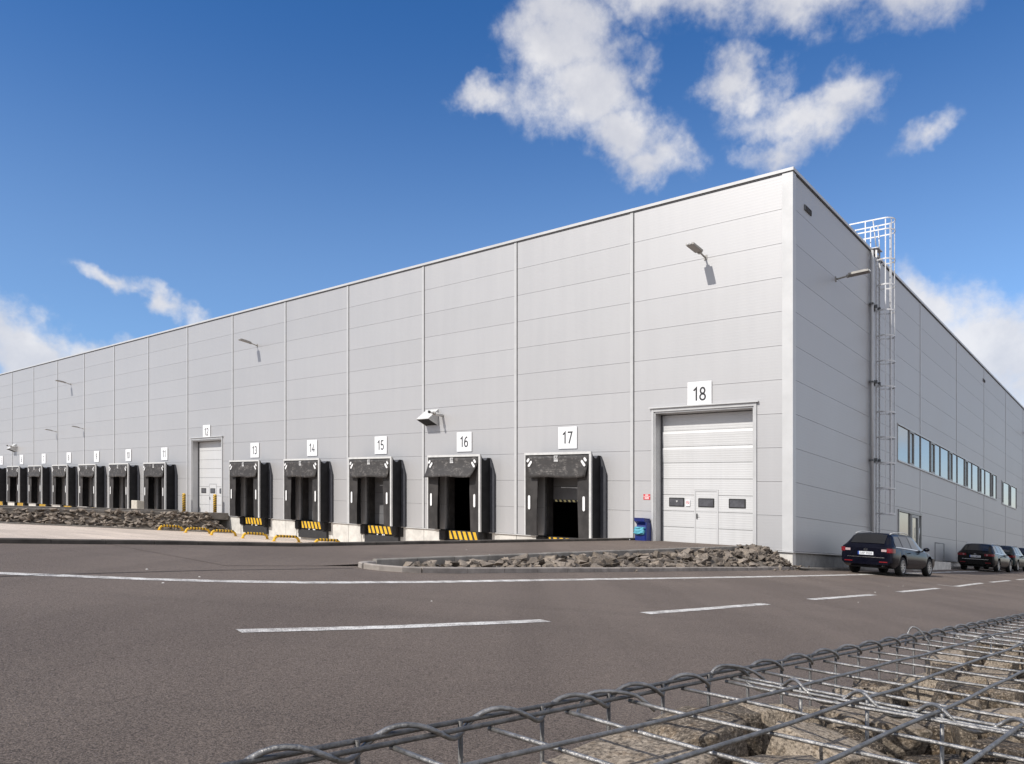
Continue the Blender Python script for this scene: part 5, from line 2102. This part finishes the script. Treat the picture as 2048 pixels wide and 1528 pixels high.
# loose ends of tie wire along the rim
for q, (tv, dz, lean) in enumerate(((25.375, .011, .03), (24.62, .020, .008), (25.62, .007, .024))):
    ctl = [Vector(p) for p in ((-9.63, tv+.03, GT-.012), (-9.628, tv+.016, GT+.002), (-9.632, tv+.002, GT+dz), (-9.642, tv-lean*.8, GT+dz*.9), (-9.652, tv-lean*1.6, GT+dz*.2), (-9.662, tv-lean*2.2, GT-.012))]
    pts = []
    for i in range(len(ctl)-1):
        p0, p1, p2, p3 = ctl[max(i-1, 0)], ctl[i], ctl[i+1], ctl[min(i+2, len(ctl)-1)]
        for k in range(5):
            t = k/5
            pts.append(0.5*((2*p1)+(p2-p0)*t+(2*p0-5*p1+4*p2-p3)*t*t+(3*p1-p0-3*p2+p3)*t*t*t))
    mb = MB()
    mb.tube(pts+[ctl[-1]], RW*0.95, gw, 7)
    gput('tie_wire', mb)
# inner partitions: paired cross wires, hanging mesh and a spiral along the top
for di, dv in enumerate(DIA):
    for e in (0.011, -0.011):
        mb = MB()
        mb.tube([wob((-p[0], dv+e, sag(p[0], dv)+0.001), 500+di*2+e) for p in line((9.640, 0, 0), (10.65, 0, 0), 26)], RW, gw, 7)
        gput('partition_wire', mb)
    mb = MB()
    mb.tube(spiral((-9.66, dv, GT-0.004), (-10.63, dv, GT-0.004), 0.0725, 0.0098, (0, 1, 0), -2*math.pi*0.752), RW*1.05, gw, 7)
    gput('lacing_spiral', mb)
    for k in range(1, 14):
        mb = MB()
        w_ = 9.648+0.0725*k
        mb.tube([(-w_, dv, GT-0.001), (-w_, dv, GT-0.3), (-w_, dv, GB)], RW, gw, 6)
        gput('partition_wire', mb)
    for j in range(1, 4):
        mb = MB()
        mb.tube([(-9.64, dv, GT-0.1*j), (-10.65, dv, GT-0.1*j)], RW, gw, 6)
        gput('partition_wire', mb)

STONES = [rock_mesh('stone', 400+k, M['granite'], random.uniform(.55, .8), 13, 3, 0.022, True) for k in range(16)]
ROUGH = [rock_mesh('stone', 450+k, M['granite'], .7, 14, 1, 0.02, True) for k in range(6)]
rg = random.Random(21)
placed = []
def stone(u_w, v, top, sx, sy, sz, rot, me=None, tilt=0.24):
    me = me or rg.choice(STONES)
    zz = max(q.co.z for q in me.vertices)
    o = bpy.data.objects.new('stone', me)
    COL.objects.link(o)
    o.parent = gab
    m_ = (Matrix.Translation(Vector(W(-u_w, v, top-zz*sz))-Vector(gab.location)) @ Matrix.Rotation(rot, 4, 'Z')
          @ Matrix.Rotation(rg.uniform(-tilt, tilt), 4, 'X') @ Matrix.Rotation(rg.uniform(-tilt, tilt), 4, 'Y') @ Matrix.Diagonal((sx, sy, sz, 1)))
    o.matrix_basis = m_
    return o
HEAD = -0.655+math.pi/2
def layer(top, step, smin, smax, keep):
    v = V0-0.1
    row = 0
    while v > V1+0.05:
        w_ = 9.665+(row % 2)*step*0.45
        while w_ < 10.62:
            s = rg.uniform(smin, smax)
            t = top+rg.uniform(-0.042, 0.008)
            vv = v+rg.uniform(-.03, .03)
            ww = w_+rg.uniform(-.025, .025)
            if ww < 9.84 and vv > 25.79:
                t = min(t, -0.30)
            elif ww < 9.74:
                t = min(t, -0.168-rg.random()*0.03)
            ww = max(ww, GW+0.004+s*0.48)
            keep.append((ww, vv, t, s*rg.uniform(.8, 1.1), s*rg.uniform(.7, .95), s*rg.uniform(.7, 1.0), rg.uniform(0, 6.28)))
            w_ += step*rg.uniform(.9, 1.15)
        v -= step*0.92
        row += 1
top_layer = []
layer(-0.180, 0.086, 0.055, 0.098, top_layer)
layer(-0.214, 0.080, 0.05, 0.085, top_layer)
layer(-0.245, 0.085, 0.08, 0.12, top_layer)
# broad flat lumps in the near part
def near_slab(t):
    return t[0] < 9.80 and 25.42 < t[1] < 25.79 and t[2] > -0.215
top_layer = [t for t in top_layer if not near_slab(t)]
top_layer += [(9.70, 25.685, -0.180, 0.20, 0.115, 0.07, HEAD+0.1), (9.69, 25.53, -0.172, 0.125, 0.085, 0.07, HEAD-0.12), (9.79, 25.56, -0.182, 0.10, 0.08, 0.07, HEAD+0.6),
              (9.665, 25.62, -0.190, 0.06, 0.045, 0.05, 0.4), (9.67, 25.445, -0.174, 0.075, 0.06, 0.06, 0.4), (9.78, 25.45, -0.180, 0.10, 0.085, 0.07, HEAD+1.2)]
def shown(q):
    x, y, z = W(-q[0]-0.034*(25.9-q[1]), q[1], q[2])
    if y < 0.35:
        return 1e6
    px, py = 1024+1558*x/y, 1065-1558*(z-EYE)/y
    out = max(0, 900-px, px-2120, py-1640)
    return y + 0.01*out + 3.0*max(0, -0.2-q[2])
ranked = sorted(top_layer, key=shown)
for t in ranked[:295]:
    stone(*t)
mass = []
for t in ranked[295:]:
    me = rg.choice(ROUGH)
    p = Vector(W(-t[0], t[1], t[2]-0.35*t[5]))-Vector(gab.location)
    mass.append((me, Matrix.Translation(p) @ Matrix.Rotation(t[6], 4, 'Z') @ Matrix.Diagonal((t[3], t[4], t[5], 1))))
joined('far_stones', mass, gab)
# everything deeper in the baskets is one mass of stones
deep = []
for zt in (-0.38, -0.54, -0.70, -0.88, -1.02):
    v = V0-0.1
    while v > V1+0.1:
        w_ = 9.74
        while w_ < 10.6:
            s = rg.uniform(.19, .25)
            p = Vector(W(-max(w_+rg.uniform(-.03, .03), GW+s*.5), v+rg.uniform(-.03, .03), zt+rg.uniform(-.03, .03)))-Vector(gab.location)
            deep.append((rg.choice(ROUGH), Matrix.Translation(p) @ Matrix.Rotation(rg.uniform(0, 6.28), 4, 'Z') @ Matrix.Diagonal((s*1.15, s, s*.9, 1))))
            w_ += 0.17
        v -= 0.17
joined('stone_fill', deep, gab)
# the basket row runs a touch off parallel to the hall
gab.location = W(-9.659, 25.0, GB)
gab.rotation_euler = (0, 0, -0.034)
